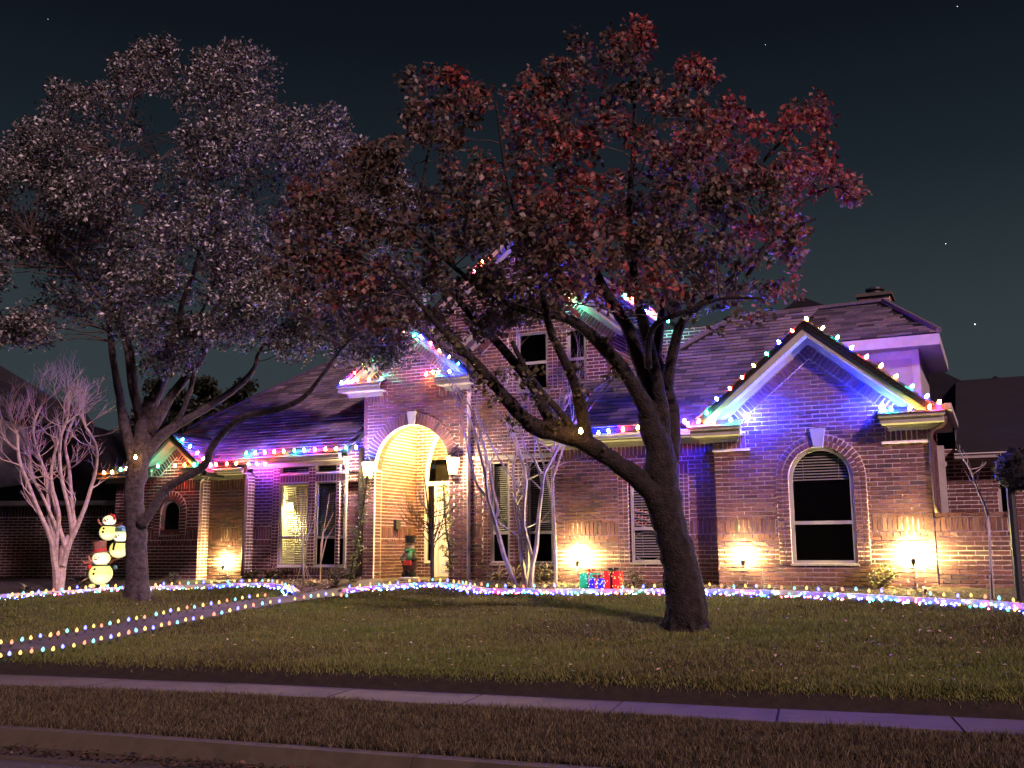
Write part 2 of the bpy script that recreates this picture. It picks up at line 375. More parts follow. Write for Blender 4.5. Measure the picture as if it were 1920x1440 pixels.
# ------------------------------------------------------------------ the house
house = thing('brick_house', 'brick house with steep gables, arched porch and coloured lights along its eaves', 'house', W(0, 0, 0), -TH)
CR = .0762; BL = .254; JT = .0165
indiv = {}                                                                # individually built full bricks per thing
unit_brick = None
def get_unit(nm, L, H, D, mat):
    key = (nm, L, H, D)
    if key not in MESH:
        mb = MB(); mb.obox(Vector((0, 0, 0)), Vector((L / 2, 0, 0)), Vector((0, D / 2, 0)), Vector((0, 0, H / 2)))
        me = bpy.data.meshes.new(nm); me.from_pydata([tuple(v) for v in mb.v], [], mb.f); me.materials.append(mat); MESH[key] = me
    return MESH[key]
def cut(intv, a, b):
    out = []
    for x, y in intv:
        if b <= x or a >= y: out.append((x, y)); continue
        if a > x: out.append((x, a))
        if b < y: out.append((b, y))
    return out
def wall(parent, org, ad, nd, L, z0, z1, holes=(), zones=(), top=None, owner='house', nind=0, brick='brick', label=None, depth=.1, seed=0, offs_=0.0):
    """org: world point (z ignored) of the left end at the wall's face; ad along, nd outward. holes: ('r',a0,a1,z0,z1) or ('a',ac,r,z0,zs).
    zones: (a0,a1,z0,z1,'soldier'|'header'). top(a)->z limit."""
    rnd = random.Random(seed + int(L * 100)); ax = Matrix((ad, -nd, ZD)).transposed().to_4x4()
    back = MB(); bricks = MB(); ind = []
    def P(a, z, d): return Vector((org.x, org.y, 0)) + ad * a + nd * d + ZD * z
    def put(a0, a1, zc0, zc1, vert=False):
        h = zc1 - zc0; w = a1 - a0
        if w < .02 or h < .02: return
        pr_ = .006 + rnd.uniform(-.0025, .003)
        full = (not vert) and abs(w - (BL - JT)) < 1e-3 and abs(h - (CR - JT)) < 1e-3
        c = P((a0 + a1) / 2, (zc0 + zc1) / 2, pr_ - .02)
        if full and len(ind) < nind * 3: ind.append((c, a0)); return
        bricks.obox(c, ad * (w / 2), nd * .02, ZD * (h / 2))
    nrow = int(round((z1 - z0) / CR)); prev = None; acc = []
    for r in range(nrow):
        za = z0 + r * CR; zb = za + CR; zc = (za + zb) / 2
        iv = [(0, L)]
        if top is not None:
            N = 60; xs_ = [i * L / N for i in range(N + 1)]; ok = [x for x in xs_ if top(x) > zc]
            if not ok: break
            iv = [(ok[0] if ok[0] > 0 else 0, ok[-1])]
        for h in holes:
            if h[0] == 'r':
                if h[3] < zc < h[4]: iv = cut(iv, h[1], h[2])
            else:
                _, ac, rr, hz0, hs = h
                if hz0 < zc < hs + rr:
                    w = rr if zc < hs else math.sqrt(max(rr * rr - (zc - hs) ** 2, 0)); iv = cut(iv, ac - w, ac + w)
        for a, b2 in iv:
            acc.append((a, b2, za, zb))
            if depth < .2 and b2 - a > .1:                                # brick ends in the reveals and at the corners
                for e_, sg in ((a, -1), (b2, 1)): bricks.obox(P(e_ + sg * .002, zc, -.048), ad * .004, nd * .043, ZD * ((CR - JT) / 2))
        biv = iv
        for zn in zones:
            if zn[2] < zc < zn[3]: biv = cut(biv, zn[0], zn[1])
        off = (BL / 2 if r % 2 else 0) + offs_ + (BL * .25 if seed % 2 else 0)
        for a, b2 in biv:
            x = math.floor((a - off) / BL) * BL + off
            while x < b2:
                p, q = max(x, a), min(x + BL, b2)
                if q - p > .035: put(p + JT / 2, q - JT / 2, za + JT / 2, zb - JT / 2)
                x += BL
    for zn in zones:
        a0, a1, b0, b1, kd = zn
        if kd == 'soldier':
            nn = max(int(round((a1 - a0) / .083)), 1); w = (a1 - a0) / nn
            for i in range(nn): put(a0 + i * w + JT / 2, a0 + (i + 1) * w - JT / 2, b0 + JT / 2, b1 - JT / 2, True)
        elif kd == 'header':
            nn = max(int(round((a1 - a0) / .105)), 1); w = (a1 - a0) / nn; k = max(int(round((b1 - b0) / CR)), 1); hh = (b1 - b0) / k
            for j in range(k):
                for i in range(nn): put(a0 + i * w + JT / 2, a0 + (i + 1) * w - JT / 2, b0 + j * hh + JT / 2, b0 + (j + 1) * hh - JT / 2, True)
    acc.sort(); merged = []
    for a, b2, za, zb in acc:
        for mm_ in merged[-400:]:
            if abs(mm_[0] - a) < 1e-6 and abs(mm_[1] - b2) < 1e-6 and abs(mm_[3] - za) < 1e-6: mm_[3] = zb; break
        else: merged.append([a, b2, za, zb])
    for a, b2, za, zb in merged: back.obox(P((a + b2) / 2, (za + zb) / 2, -depth / 2 - .004), ad * ((b2 - a) / 2), nd * (depth / 2), ZD * ((zb - za) / 2))
    wo_ = back.build('wall', M['mortar'], parent, label=label)
    if ind:
        random.Random(3).shuffle(ind); ind.sort(key=lambda q: -q[0].x)
        me = get_unit('brick', BL - JT, CR - JT, .04, M[brick])
        for c, a0 in ind[:nind]:
            mm_ = ax.copy(); mm_.translation = c; inst('brick', me, mm_, wo_)
        for c, a0 in ind[nind:]: bricks.obox(c, ad * ((BL - JT) / 2), nd * .02, ZD * ((CR - JT) / 2))
    if bricks.f: bricks.build('brickwork', M[brick], wo_, kind='stuff')
    return wo_
FR = -VD                                                                  # outward direction of the front
def front(u0, u1, z0, z1, v, **k):
    for key in ('holes',):
        if key in k: k[key] = [(h[0], h[1] - u0, *( (h[2] - u0,) if h[0] == 'r' else (h[2],)), h[3], h[4]) for h in k[key]]
    if 'zones' in k: k['zones'] = [(a - u0, b2 - u0, c2, d2, e_) for a, b2, c2, d2, e_ in k['zones']]
    if 'top' in k and k['top']: f_ = k['top']; k['top'] = lambda a: f_(a + u0)
    return wall(k.pop('parent', house), W(u0, v, 0), UD, FR, u1 - u0, z0, z1, **k)
def side_r(u, v0, v1, z0, z1, **k):                                       # a wall facing right (+u)
    return wall(k.pop('parent', house), W(u, v0, 0), VD, UD, v1 - v0, z0, z1, **k)
def side_l(u, v0, v1, z0, z1, **k):
    return wall(k.pop('parent', house), W(u, v1, 0), -VD, -UD, v1 - v0, z0, z1, **k)
def arch_ring(uc, zs, r0, r1, v, z0, parent, nm='arch_ring', legs=0, proud=.02, rows=1):
    mb = MB(); bk = MB(); dr = (r1 - r0) / rows
    for rw in range(rows):
        ra, rb = r0 + rw * dr, r0 + (rw + 1) * dr; nv = int(PI * (ra + rb) / 2 / .083); 
        for i in range(nv):
            t = PI * (i + .5) / nv; d = UD * math.cos(t) + ZD * math.sin(t); tt = UD * -math.sin(t) + ZD * math.cos(t)
            mb.obox(W(uc, v, zs) + d * ((ra + rb) / 2) + FR * (proud - .012), d * ((rb - ra) / 2 - JT / 2), tt * (PI * (ra + rb) / 2 / nv / 2 - JT / 2), FR * .02)
        if legs:
            k = int(round((zs - z0) / CR)); hh = (zs - z0) / k
            for j in range(k):
                for sgn in (-1, 1): mb.obox(W(uc + sgn * (ra + rb) / 2, v, z0 + (j + .5) * hh) + FR * (proud - .012), UD * ((rb - ra) / 2 - JT / 2), FR * .02, ZD * (hh / 2 - JT / 2))
    N = 40
    for i in range(N):
        t0, t1 = PI * i / N, PI * (i + 1) / N; pts = []
        for rr, t in ((r0, t0), (r1, t0), (r1, t1), (r0, t1)): pts.append(W(uc + rr * math.cos(t), v, zs + rr * math.sin(t)) + FR * (proud - .004))
        bk.prism(pts, FR * -(.1 + proud))
    if legs:
        for sgn in (-1, 1): bk.obox(W(uc + sgn * (r0 + r1) / 2, v, (z0 + zs) / 2) + FR * (proud / 2 - .052), UD * ((r1 - r0) / 2), FR * (.05 + proud / 2 - .002), ZD * ((zs - z0) / 2))
    o = bk.build(nm, M['mortar'], parent); mb.build('brickwork', M['brick'], o, kind='stuff'); return o
def keystone(uc, z0, z1, v, parent, wt=.13, wb=.075):
    mb = MB(); pts = [W(uc - wb, v, z0), W(uc + wb, v, z0), W(uc + wt, v, z1), W(uc - wt, v, z1)]
    mb.prism([p + FR * .075 for p in pts], FR * -.1); mb.build('keystone', M['white'], parent)
def window(u0, u1, z0, z1, v, rail=None, arch=False, blinds=None, screen=None, fw_=.05, lit=None, parent=None, nm='window', slat=.045, inset=.06, bmat='blind'):
    """frame mesh is the window part; pane, blinds, screen, interior are its sub-parts"""
    parent = parent or house; mb = MB(); vi = v + inset; uc = (u0 + u1) / 2; r = (u1 - u0) / 2; zs = z1 - r if arch else z1
    mb.hbox(u0, u0 + fw_, vi - .03, vi + .03, z0, zs); mb.hbox(u1 - fw_, u1, vi - .03, vi + .03, z0, zs)
    mb.hbox(u0 + fw_, u1 - fw_, vi - .028, vi + .028, z0, z0 + fw_)
    mb.hbox(u0 - .03, u1 + .03, v - .035, vi + .02, z0 - .035, z0 - .002)
    if arch:
        N = 20
        for i in range(N):
            t0, t1 = PI * i / N, PI * (i + 1) / N
            pts = [W(uc + q * math.cos(t), vi - .03, zs + q * math.sin(t)) for q, t in ((r - fw_, t0), (r, t0), (r, t1), (r - fw_, t1))]
            mb.prism(pts, VD * .06)
    else: mb.hbox(u0 + fw_, u1 - fw_, vi - .028, vi + .028, z1 - fw_, z1)
    if rail: mb.hbox(u0 + fw_, u1 - fw_, vi - .022, vi + .022, rail - .03, rail + .03)
    w = mb.build(nm, M['white'], parent)
    def shape(vv, a0, a1, b0, b1=None):
        mb2 = MB()
        if arch and b1 is None:
            pts = [W(a0, vv, b0), W(a1, vv, b0)] + [W(uc + (r - fw_) * math.cos(PI * i / 20), vv, zs + (r - fw_) * math.sin(PI * i / 20)) for i in range(21)]
            mb2.prism(pts, VD * .006)
        else: mb2.hbox(a0, a1, vv, vv + .006, b0, b1 if b1 is not None else z1 - fw_)
        return mb2
    shape(vi, u0 + fw_, u1 - fw_, z0 + fw_).build('pane', M['glass'], w)
    if screen: shape(vi - .012, u0 + fw_, u1 - fw_, z0 + fw_, screen).build('insect_screen', M['screen'], w)
    if blinds:
        mb3 = MB(); z = blinds[0]
        while z < blinds[1]:
            a0, a1 = u0 + fw_, u1 - fw_
            if arch and z > zs: q = math.sqrt(max((r - fw_) ** 2 - (z - zs) ** 2, 0)); a0, a1 = uc - q, uc + q
            if a1 - a0 > .05:
                c = W((a0 + a1) / 2, vi + .05, z); mb3.obox(c, UD * ((a1 - a0) / 2), (VD * .020 + ZD * .012), (VD * -.0006 + ZD * .001))
            z += slat
        for uu in (u0 + .22 * (u1 - u0), u0 + .78 * (u1 - u0)): mb3.hbox(uu - .004, uu + .004, vi + .028, vi + .031, blinds[0], min(blinds[1], zs if not arch else zs + r * .6))
        mb3.build('blinds', M[bmat], w, kind='stuff')
    rb = MB(); d0, d1 = vi + .09, vi + .9                                  # the dim room behind
    rb.hbox(u0 - .25, u1 + .25, d1, d1 + .02, z0 - .2, z1 + .2); rb.hbox(u0 - .27, u0 - .25, d0, d1, z0 - .2, z1 + .2); rb.hbox(u1 + .25, u1 + .27, d0, d1, z0 - .2, z1 + .2)
    rb.hbox(u0 - .25, u1 + .25, d0, d1, z0 - .22, z0 - .2); rb.hbox(u0 - .25, u1 + .25, d0, d1, z1 + .2, z1 + .22)
    rb.build('room', M['siding'] if lit else M['dark'], w)
    return w
def hroot_window(*a, **k): return window(*a, **k)
def eave(u0, u1, v, z, parent=None, gut=True, frieze=.10, over=.32, nm='eave', lret=True):
    """fascia, gutter, soffit and frieze board along a horizontal eave; z is the top of the gutter"""
    parent = parent or house; mb = MB()
    mb.hbox(u0, u1, v - over, v - over + .025, z - .13, z - .004); mb.hbox(u0 + .01, u1 - .01, v - over + .025, v - .002, z - .13, z - .11)
    mb.hbox(u0 + .1, u1 - .1, v - .035, v - .004, z - .13 - frieze, z - .132); mb.hbox(u0 + .08, u1 - .08, v - .06, v - .036, z - .165, z - .132)
    e_ = mb.build(nm, M['white'], parent)
    if gut:
        g = MB(); pr_ = [(0, 0), (-.10, 0), (-.115, -.02), (-.085, -.05), (-.075, -.095), (0, -.10), (0, -.09), (-.065, -.085), (-.075, -.045), (-.10, -.018), (-.09, -.01), (0, -.01)]
        g.prism([W(u0 - .02, v - over - .001 + a, z + b2) for a, b2 in pr_], UD * (u1 - u0 + .04)); g.build('gutter', M['gutter'], e_)
    return e_
def rake(uc, zp, half, pitch, v, parent=None, over=.3, band=True, bw=.17, lam=.2):
    """boards, soffit and soldier band along the two slopes of a gable"""
    parent = parent or house; root = None; mb = MB(); bd = MB(); bk = MB()
    for sg in (-1, 1):
        d = (UD * sg - ZD * pitch).normalized(); L = half / abs(d.dot(UD)); n_ = d.cross(VD) * (1 if d.cross(VD).z > 0 else -1); pk = W(uc, v, zp)
        c = pk + d * (L / 2)
        ex = bw * .55
        mb.obox(c + FR * (over - .02) - n_ * (bw / 2), d * (L / 2), n_ * (bw / 2), FR * .0125)
        mb.obox(c + FR * (over + .012) - n_ * .03, d * (L / 2 + .01), n_ * .03, FR * .018)
        mb.obox(c + FR * (over / 2 - .012) - n_ * (bw - .012), d * (L / 2), n_ * .010, FR * (over / 2 - .02))
        mb.obox(c + FR * .022 - n_ * (bw + .045), d * (L / 2 - .02), n_ * .05, FR * .016)
        if band:
            L2 = L - .25; nn = int(L2 / .083); o0 = bw + .10
            for i in range(nn):
                cc = pk + d * (.10 + (i + .5) * .083) - n_ * (o0 + lam / 2)
                bd.obox(cc + FR * .012, d * (.083 / 2 - JT / 2), n_ * (lam / 2 - JT / 2), FR * .018)
            bk.obox(pk + d * (.10 + L2 / 2) - n_ * (o0 + lam / 2) + FR * .006, d * (L2 / 2), n_ * (lam / 2), FR * .012)
    r = mb.build('rake_board', M['white'], parent)
    if band: b_ = bk.build('soldier_band', M['mortar'], parent); bd.build('brickwork', M['brick'], b_, kind='stuff')
    return r
def shingles(parent, org, ad, sd, nrm, L, S, inside=None, nind=0, thick=.012, seed=1, mat='shingle', expo=.135, tab=.30):
    """courses of tabs on a roof plane: ad along the eave, sd up the slope"""
    rnd = random.Random(seed); mb = MB(); k = int(S / expo); ind = []
    me = get_unit('shingle', tab - .006, .02, expo * 1.12, M[mat])
    tilt = (sd * (expo * .56) + nrm * (-.012)).normalized()
    for r in range(k):
        x = -rnd.random() * tab
        while x < L:
            a0, a1 = max(x, 0), min(x + tab, L); y = (r + .5) * expo; xc = (a0 + a1) / 2
            if a1 - a0 > .05 and (inside is None or (inside(xc, y) and inside(a0 + .06, y) and inside(a1 - .06, y))):
                c = org + ad * xc + sd * y + nrm * (thick * .5 + .012 + rnd.uniform(-.003, .006))
                if nind and a1 - a0 > tab - .001: ind.append(c)
                else: mb.obox(c, ad * ((a1 - a0) / 2 - .003), tilt * (expo * .56), tilt.cross(ad).normalized() * .01)
            x += tab
    if ind:
        ind.sort(key=lambda q: (q - cam.location).length if False else q.y)
        rot = Matrix((ad, tilt, ad.cross(tilt))).transposed().to_4x4()
        for c in ind[:nind]:
            mm_ = rot.copy(); mm_.translation = c; inst('shingle', me, mm_, parent)
        for c in ind[nind:]: mb.obox(c, ad * (tab / 2 - .003), tilt * (expo * .56), tilt.cross(ad).normalized() * .01)
    if mb.f: mb.build('shingle_course', M[mat], parent, kind='stuff')
def pin(poly):
    def f(x, y):
        c = False; j = len(poly) - 1
        for i in range(len(poly)):
            xi, yi = poly[i]; xj, yj = poly[j]
            if (yi > y) != (yj > y) and x < (xj - xi) * (y - yi) / (yj - yi) + xi: c = not c
            j = i
        return c
    return f
def roofplane(name, uv, zf, parent=None, shing=True, nind=0, seed=1, mat='shingle', org=None):
    """a roof slope over plan polygon uv (house coords), z = zf(u, v) linear; returns the roof part"""
    parent = parent or house
    P = [W(u, v, zf(u, v)) for u, v in uv]; g = Vector((zf(1, 0) - zf(0, 0), zf(0, 1) - zf(0, 0)))
    nrm = (ZD - UD * g.x - VD * g.y).normalized()
    mb = MB(); mb.prism([p - nrm * .09 for p in P], nrm * .09); o = mb.build(name, M['roofdark'], parent)
    if shing:
        sd = (UD * g.x + VD * g.y).normalized(); sd = (sd + ZD * (g.length)).normalized() if g.length else VD
        ad = sd.cross(nrm).normalized()
        q = [((p - P[0]).dot(ad), (p - P[0]).dot(sd)) for p in P]; a0 = min(x for x, y in q); b0 = min(y for x, y in q); a1 = max(x for x, y in q); b1 = max(y for x, y in q)
        ins = pin([(x - a0, y - b0) for x, y in q]); shingles(o, P[0] + ad * a0 + sd * b0, ad, sd, nrm, a1 - a0, b1 - b0, ins, nind, seed=seed, mat=mat)
    return o
ZG = .80
# --- right bay
BZ0, BZ1 = 1.77, 2.12
PK = 5.52; UC = 5.87; PT = .83
def gtop(u): return PK - .30 - abs(u - UC) * PT
ah = ('a', 5.955, .66, 1.25, 2.8)
bay_zones = [(4.10, 5.15, 1.86, 2.12, 'soldier'), (4.10, 5.15, 1.77, 1.86, 'header'), (6.76, 7.73, 1.86, 2.12, 'soldier'), (6.76, 7.73, 1.77, 1.86, 'header'),
             (4.10, 4.68, 3.38, 3.66, 'soldier'), (7.07, 7.73, 3.38, 3.66, 'soldier')]
front(4.10, 7.73, ZG, 5.35, 0, holes=[('r', 5.28, 6.63, 1.31, 2.8), ('a', 5.955, .66, 2.7, 2.8)], zones=bay_zones,
      top=lambda u: gtop(u) if 4.55 < u < 7.2 else 3.75, nind=200, label='brick gable wall of the right bay with a tall arched window', seed=2)
arch_ring(5.955, 2.8, .545, .76, 0, 1.31, house, legs=1, rows=2, proud=.018)
keystone(5.955, 3.33, 3.66, 0, house)
window(5.42, 6.49, 1.33, 3.335, 0, rail=2.03, arch=True, blinds=(2.78, 3.3), screen=2.74, fw_=.055, inset=.05, slat=.05)
rake(UC, PK, 1.93, PT, 0)
side_l(4.10, 0, .35, ZG, 3.75); 
side_r(7.73, 0, 3.0, ZG, 3.75, zones=[(0, 3.0, 3.40, 3.62, 'soldier')])
# projecting plinth caps (soldier block) under the lamp positions
for a0, a1 in ((4.10, 4.74), (7.02, 7.73)):
    mb = MB(); mb.hbox(a0 - .02, a1 + .02, -.05, -.012, 3.335, 3.375); o = mb.build('ledge', M['mortar'], house)
# returns of the bay eave
def gable_return(u0, u1, v, z, dirn, nm='eave_return'):
    e_ = eave(u0, u1, v, z, gut=False); mb = MB()
    mb.hbox(u0 - .02, u1 + .02, v - .37, v - .30, z - .03, z + .03)
    mb.build('crown_moulding', M['white'], e_)
    r = MB(); a, b2 = u0 - .02, u1 + .02; h = .16
    P_ = [W(a, v - .38, z + .032), W(b2, v - .38, z + .032), W(b2, v - .004, z + .032 + h), W(a, v - .004, z + .032 + h)]
    r.prism([p - ZD * .025 for p in P_], ZD * .025); r.build('return_roof', M['shingle'], e_); return e_
gable_return(3.75, 4.66, 0, hp(1340, 799, -.37)[1] - .03, 1); gable_return(7.02, 8.02, 0, hp(1706, 773, -.37)[1] - .03, -1)
# gable roof of the bay
ghalf = 1.98
roofplane('roof', [(UC - ghalf, -.33), (UC, -.33), (UC, 3.0), (UC - ghalf, 3.0)], lambda u, v: PK + .03 - (UC - u) * PT, seed=3)
roofplane('roof', [(UC, -.33), (UC + ghalf, -.33), (UC + ghalf, 3.0), (UC, 3.0)], lambda u, v: PK + .03 - (u - UC) * PT, seed=4)
# --- centre-right wall
front(.78, 4.10, ZG, 3.75, .35, holes=[('r', 2.30, 3.32, 1.33, 2.98)], nind=100, seed=3,
      zones=[(.98, 2.1, 1.86, 2.12, 'soldier'), (.98, 2.1, 1.77, 1.86, 'header'), (3.5, 4.08, 1.86, 2.12, 'soldier'), (3.5, 4.08, 1.77, 1.86, 'header'),
             (.78, 4.08, 3.36, 3.64, 'soldier'), (2.10, 2.30, 1.33, 2.98, 'header'), (3.32, 3.5, 1.33, 2.98, 'header'), (2.1, 3.5, 2.98, 3.2, 'soldier')])
window(2.34, 3.28, 1.34, 2.95, .35, rail=1.98, blinds=(1.45, 2.9), slat=.05, screen=None)
keystone(2.81, 2.95, 3.27, .35, house)
side_l(.78, .35, 1.45, ZG, 3.75)
eave(.62, 3.85, .35, hp(1200, 809, -.07)[1])
# --- middle wall, two storeys
MV = 1.45
front(-1.83, 1.62, ZG, 6.9, MV, seed=4, holes=[('r', -1.22, -.78, 1.3, 3.5), ('r', -.35, .24, 1.3, 3.5), ('r', -.58, .16, 5.0, 6.3), ('r', .62, 1.05, 5.0, 6.3)],
      zones=[(-1.42, -1.22, 1.3, 3.5, 'header'), (-.78, -.35, 1.3, 3.5, 'header'), (.24, .44, 1.3, 3.5, 'header'), (-1.83, -1.42, 1.86, 2.12, 'soldier'), (-.78, -.58, 5, 6.3, 'header'), (.16, .62, 5.0, 6.3, 'header')],
      top=lambda u: 7.5 - abs(u - .1) * .8)
window(-1.22, -.78, 1.3, 3.5, MV, rail=1.95, blinds=(1.4, 3.4), screen=1.93)
window(-.35, .24, 1.3, 3.5, MV, rail=1.95, blinds=(1.4, 3.4), screen=1.93)
window(-.58, .16, 5.0, 6.3, MV, rail=5.62); window(.62, 1.05, 5.0, 6.3, MV, rail=5.62)
side_r(1.62, MV, 3.4, 3.8, 6.5, seed=7); 
rake(.1, 7.75, 1.95, .8, MV)
mb = MB(); mb.hbox(-1.8, -.6, MV - .05, MV - .012, 3.56, 3.62); mb.hbox(-.5, .7, MV - .05, MV - .012, 3.56, 3.62); mb.build('lintel', M['white'], house)
roofplane('roof', [(-2.0, MV - .3), (.1, MV - .3), (.1, 4.6), (-2.0, 4.6)], lambda u, v: 7.78 - (.1 - u) * .8, seed=31, shing=False)
roofplane('roof', [(.1, MV - .3), (2.1, MV - .3), (2.1, 4.6), (.1, 4.6)], lambda u, v: 7.78 - (u - .1) * .8, seed=32)
# --- upper storey wall behind, with its own gable
UV = 3.4; UPK = hp(986, 422, UV)
front(UPK[0] - 3.3, 5.2, 3.8, UPK[1] - .3, UV, seed=5, top=lambda u: UPK[1] - .3 - abs(u - UPK[0]) * .78 if u < UPK[0] + 3.3 else 6.45, label='upper storey brick wall behind the porch gable')
rake(UPK[0], UPK[1], 3.5, .78, UV, band=False)
uzl = UPK[1] - 3.5 * .78
roofplane('roof', [(UPK[0] - 3.6, UV - .33), (UPK[0], UV - .33), (UPK[0], 9), (UPK[0] - 3.6, 9)], lambda u, v: UPK[1] + .03 - (UPK[0] - u) * .78, shing=False)
roofplane('roof', [(UPK[0], UV - .33), (UPK[0] + 3.6, UV - .33), (UPK[0] + 3.6, 9), (UPK[0], 9)], lambda u, v: UPK[1] + .03 - (u - UPK[0]) * .78, shing=False)
side_l(UPK[0] - 3.3, UV, 8, 3.8, uzl + .1)
# --- main roof slope over the right half
rz = lambda u, v: 3.90 + .83 * (v - .03)
def roofhit(x, y):                                                        # (u, v) of the roof slope seen at a pixel
    d = ray(x, y); o = Vector((0, 0, CZ)); a = 0.0; best = None
    # u,v,z linear in t
    u0 = (o - W(0, 0, 0)).dot(UD); v0 = (o - W(0, 0, 0)).dot(VD); t = (3.90 - .83 * .03 + .83 * v0 - CZ) / (d.z - .83 * d.dot(VD))
    return u0 + t * d.dot(UD), v0 + t * d.dot(VD)
A1 = roofhit(1245, 672); A2 = roofhit(1376, 597); A3 = roofhit(1447, 586); A4 = roofhit(1655, 573)
main = [(.60, .03), (3.95, .03), (4.4, .03), (6.0, .03), (6.0, 1.7), (A4[0] + .6, 1.7), (A4[0], A4[1]), (A3[0], A3[1]), (A2[0], A2[1]), (A1[0], A1[1]), (.60, 1.9)]
roofplane('roof', main, rz, nind=300, seed=9)
vr = (A3[1] + A4[1]) / 2; zr = rz(0, vr)
# right hip with second storey siding box
BXR = 7.59; fz = 5.44
front_box = MB(); front_box.hbox(5.9, BXR, 1.72, 1.80, 3.9, fz - .2); bx = front_box.build('wall', M['siding'], house, label='painted siding wall beside the right gable')
sl = MB()
z = 4.0
while z < fz - .38: sl.obox(W(6.75, 1.712, z + .075), UD * .72, (VD * .012 + ZD * .0), ZD * .073 + VD * -.006); z += .155
sl.build('clapboard', M['siding'], bx, kind='stuff')
tb = MB(); tb.hbox(BXR - .13, BXR + .002, 1.685, 1.715, 3.9, fz - .2); tb.hbox(5.95, BXR - .13, 1.69, 1.714, fz - .36, fz - .22); tb.build('trim_board', M['white'], bx)
sb = MB(); sb.obox(W(BXR - .04, 3.2, 4.6), UD * .038, VD * 1.38, ZD * .65); sb.build('wall', M['siding'], house)
ev = MB(); ev.hbox(5.6, 7.98, 1.36, 1.40, fz - .2, fz); ev.hbox(7.94, 7.98, 1.40, 4.6, fz - .2, fz); ev.hbox(5.6, 7.94, 1.40, 4.6, fz - .2, fz - .17)
ev.build('eave', M['white'], house)
hipr = (A4[0], vr)
def zfront(u, v): return fz + (zr - fz) / (vr - 1.36) * (v - 1.36)
P1 = [(5.55, 1.36), (7.98, 1.36), hipr, (5.55, vr)]
roofplane('roof', P1, lambda u, v: fz + .01 + (zr - fz) / (vr - 1.36) * (v - 1.36), seed=11)
mb = MB(); q = [W(7.98, 1.36, fz + .01), W(7.98, 4.6, fz + .01), W(hipr[0], hipr[1], zr + .01)]; mb.prism([p - ZD * .05 for p in q], ZD * .05)
q = [W(7.98, 4.6, fz), W(A3[0] - .5, 4.9, fz), W(A3[0], vr, zr), W(hipr[0], hipr[1], zr)]; mb.prism([p - ZD * .05 for p in q], ZD * .05); mb.build('roof', M['roofdark'], house)
mb = MB(); mb.tube([W(7.98, 1.36, fz + .05), W(hipr[0], hipr[1], zr + .05), W(A3[0], A3[1], zr + .04), W(A2[0], A2[1], rz(*A2) + .03), W(A1[0], A1[1], rz(*A1) + .03)], .06, 6); mb.build('ridge_cap', M['shingle'], house)
# far roof peak behind and chimney
mb = MB(); a, b2, c2 = hw(1440, 600, 6), hw(1503, 556, 6), hw(1600, 592, 6); mb.prism([a, c2, b2], VD * 3); mb.build('roof', M['roofdark'], house)
chv = 4.6; a = hp(1612, 600, chv); b2 = hp(1668, 552, chv); front(a[0], b2[0], a[1] - .8, b2[1], chv, label='brick chimney above the right roof', seed=8, brick='darkbrick', depth=.55)
side_r(b2[0], chv, chv + .6, a[1] - .8, b2[1], brick='darkbrick')
mb = MB(); mb.hbox(a[0] - .05, b2[0] + .05, chv - .06, chv + .7, b2[1], b2[1] + .07); mb.build('chimney_cap', M['concrete'], house)
mb = MB(); cc = W((a[0] + b2[0]) / 2, chv + .3, b2[1] + .07); mb.lathe(cc, [(.15, 0), (.15, .12), (.2, .12), (.2, .16), (.05, .2)], 14); mb.build('chimney_pot', M['black'], house)
# --- porch tower
TV = 1.3; TL, TR = -4.47, -1.83; TC = -3.17; AR = .985; AS = 3.42; TP = 6.80
front(TL, TR, ZG, 6.6, TV, seed=6, holes=[('r', TC - AR - .10, TC + AR + .10, 0, AS), ('a', TC, AR + .12, AS - .1, AS)], top=lambda u: TP - .28 - abs(u - TC) * .80 if TL + .35 < u < TR - .35 else 5.42,
      zones=[(TL, TL + .62, 4.98, 5.24, 'soldier'), (TR - .62, TR, 4.98, 5.24, 'soldier')], label='tall brick porch front with a round arched opening')
arch_ring(TC, AS, AR, AR + .27, TV, ZG, house, rows=1, proud=.02)
for sg in (-1, 1): mb = MB(); mb.hbox(TC + sg * (AR + .05) - .055, TC + sg * (AR + .05) + .055, TV + .005, TV + .3, ZG, AS); lw = mb.build('jamb', M['mortar'], house)
mb = MB()
for sg in (-1, 1):
    for j in range(int((AS - ZG) / CR)):
        mb.hbox(TC + sg * (AR + .055) - .052, TC + sg * (AR + .055) + .052, TV - .008, TV + .03, ZG + j * CR + JT / 2, ZG + (j + 1) * CR - JT / 2)
        mb.obox(W(TC + sg * (AR - .0), TV + .16, ZG + (j + .5) * CR), UD * .014, VD * .11, ZD * (CR - JT) / 2)
mb.build('brickwork', M['brick'], lw, kind='stuff')
keystone(TC + .03, AS + AR + .0, AS + AR + .31, TV, house, .12, .07)
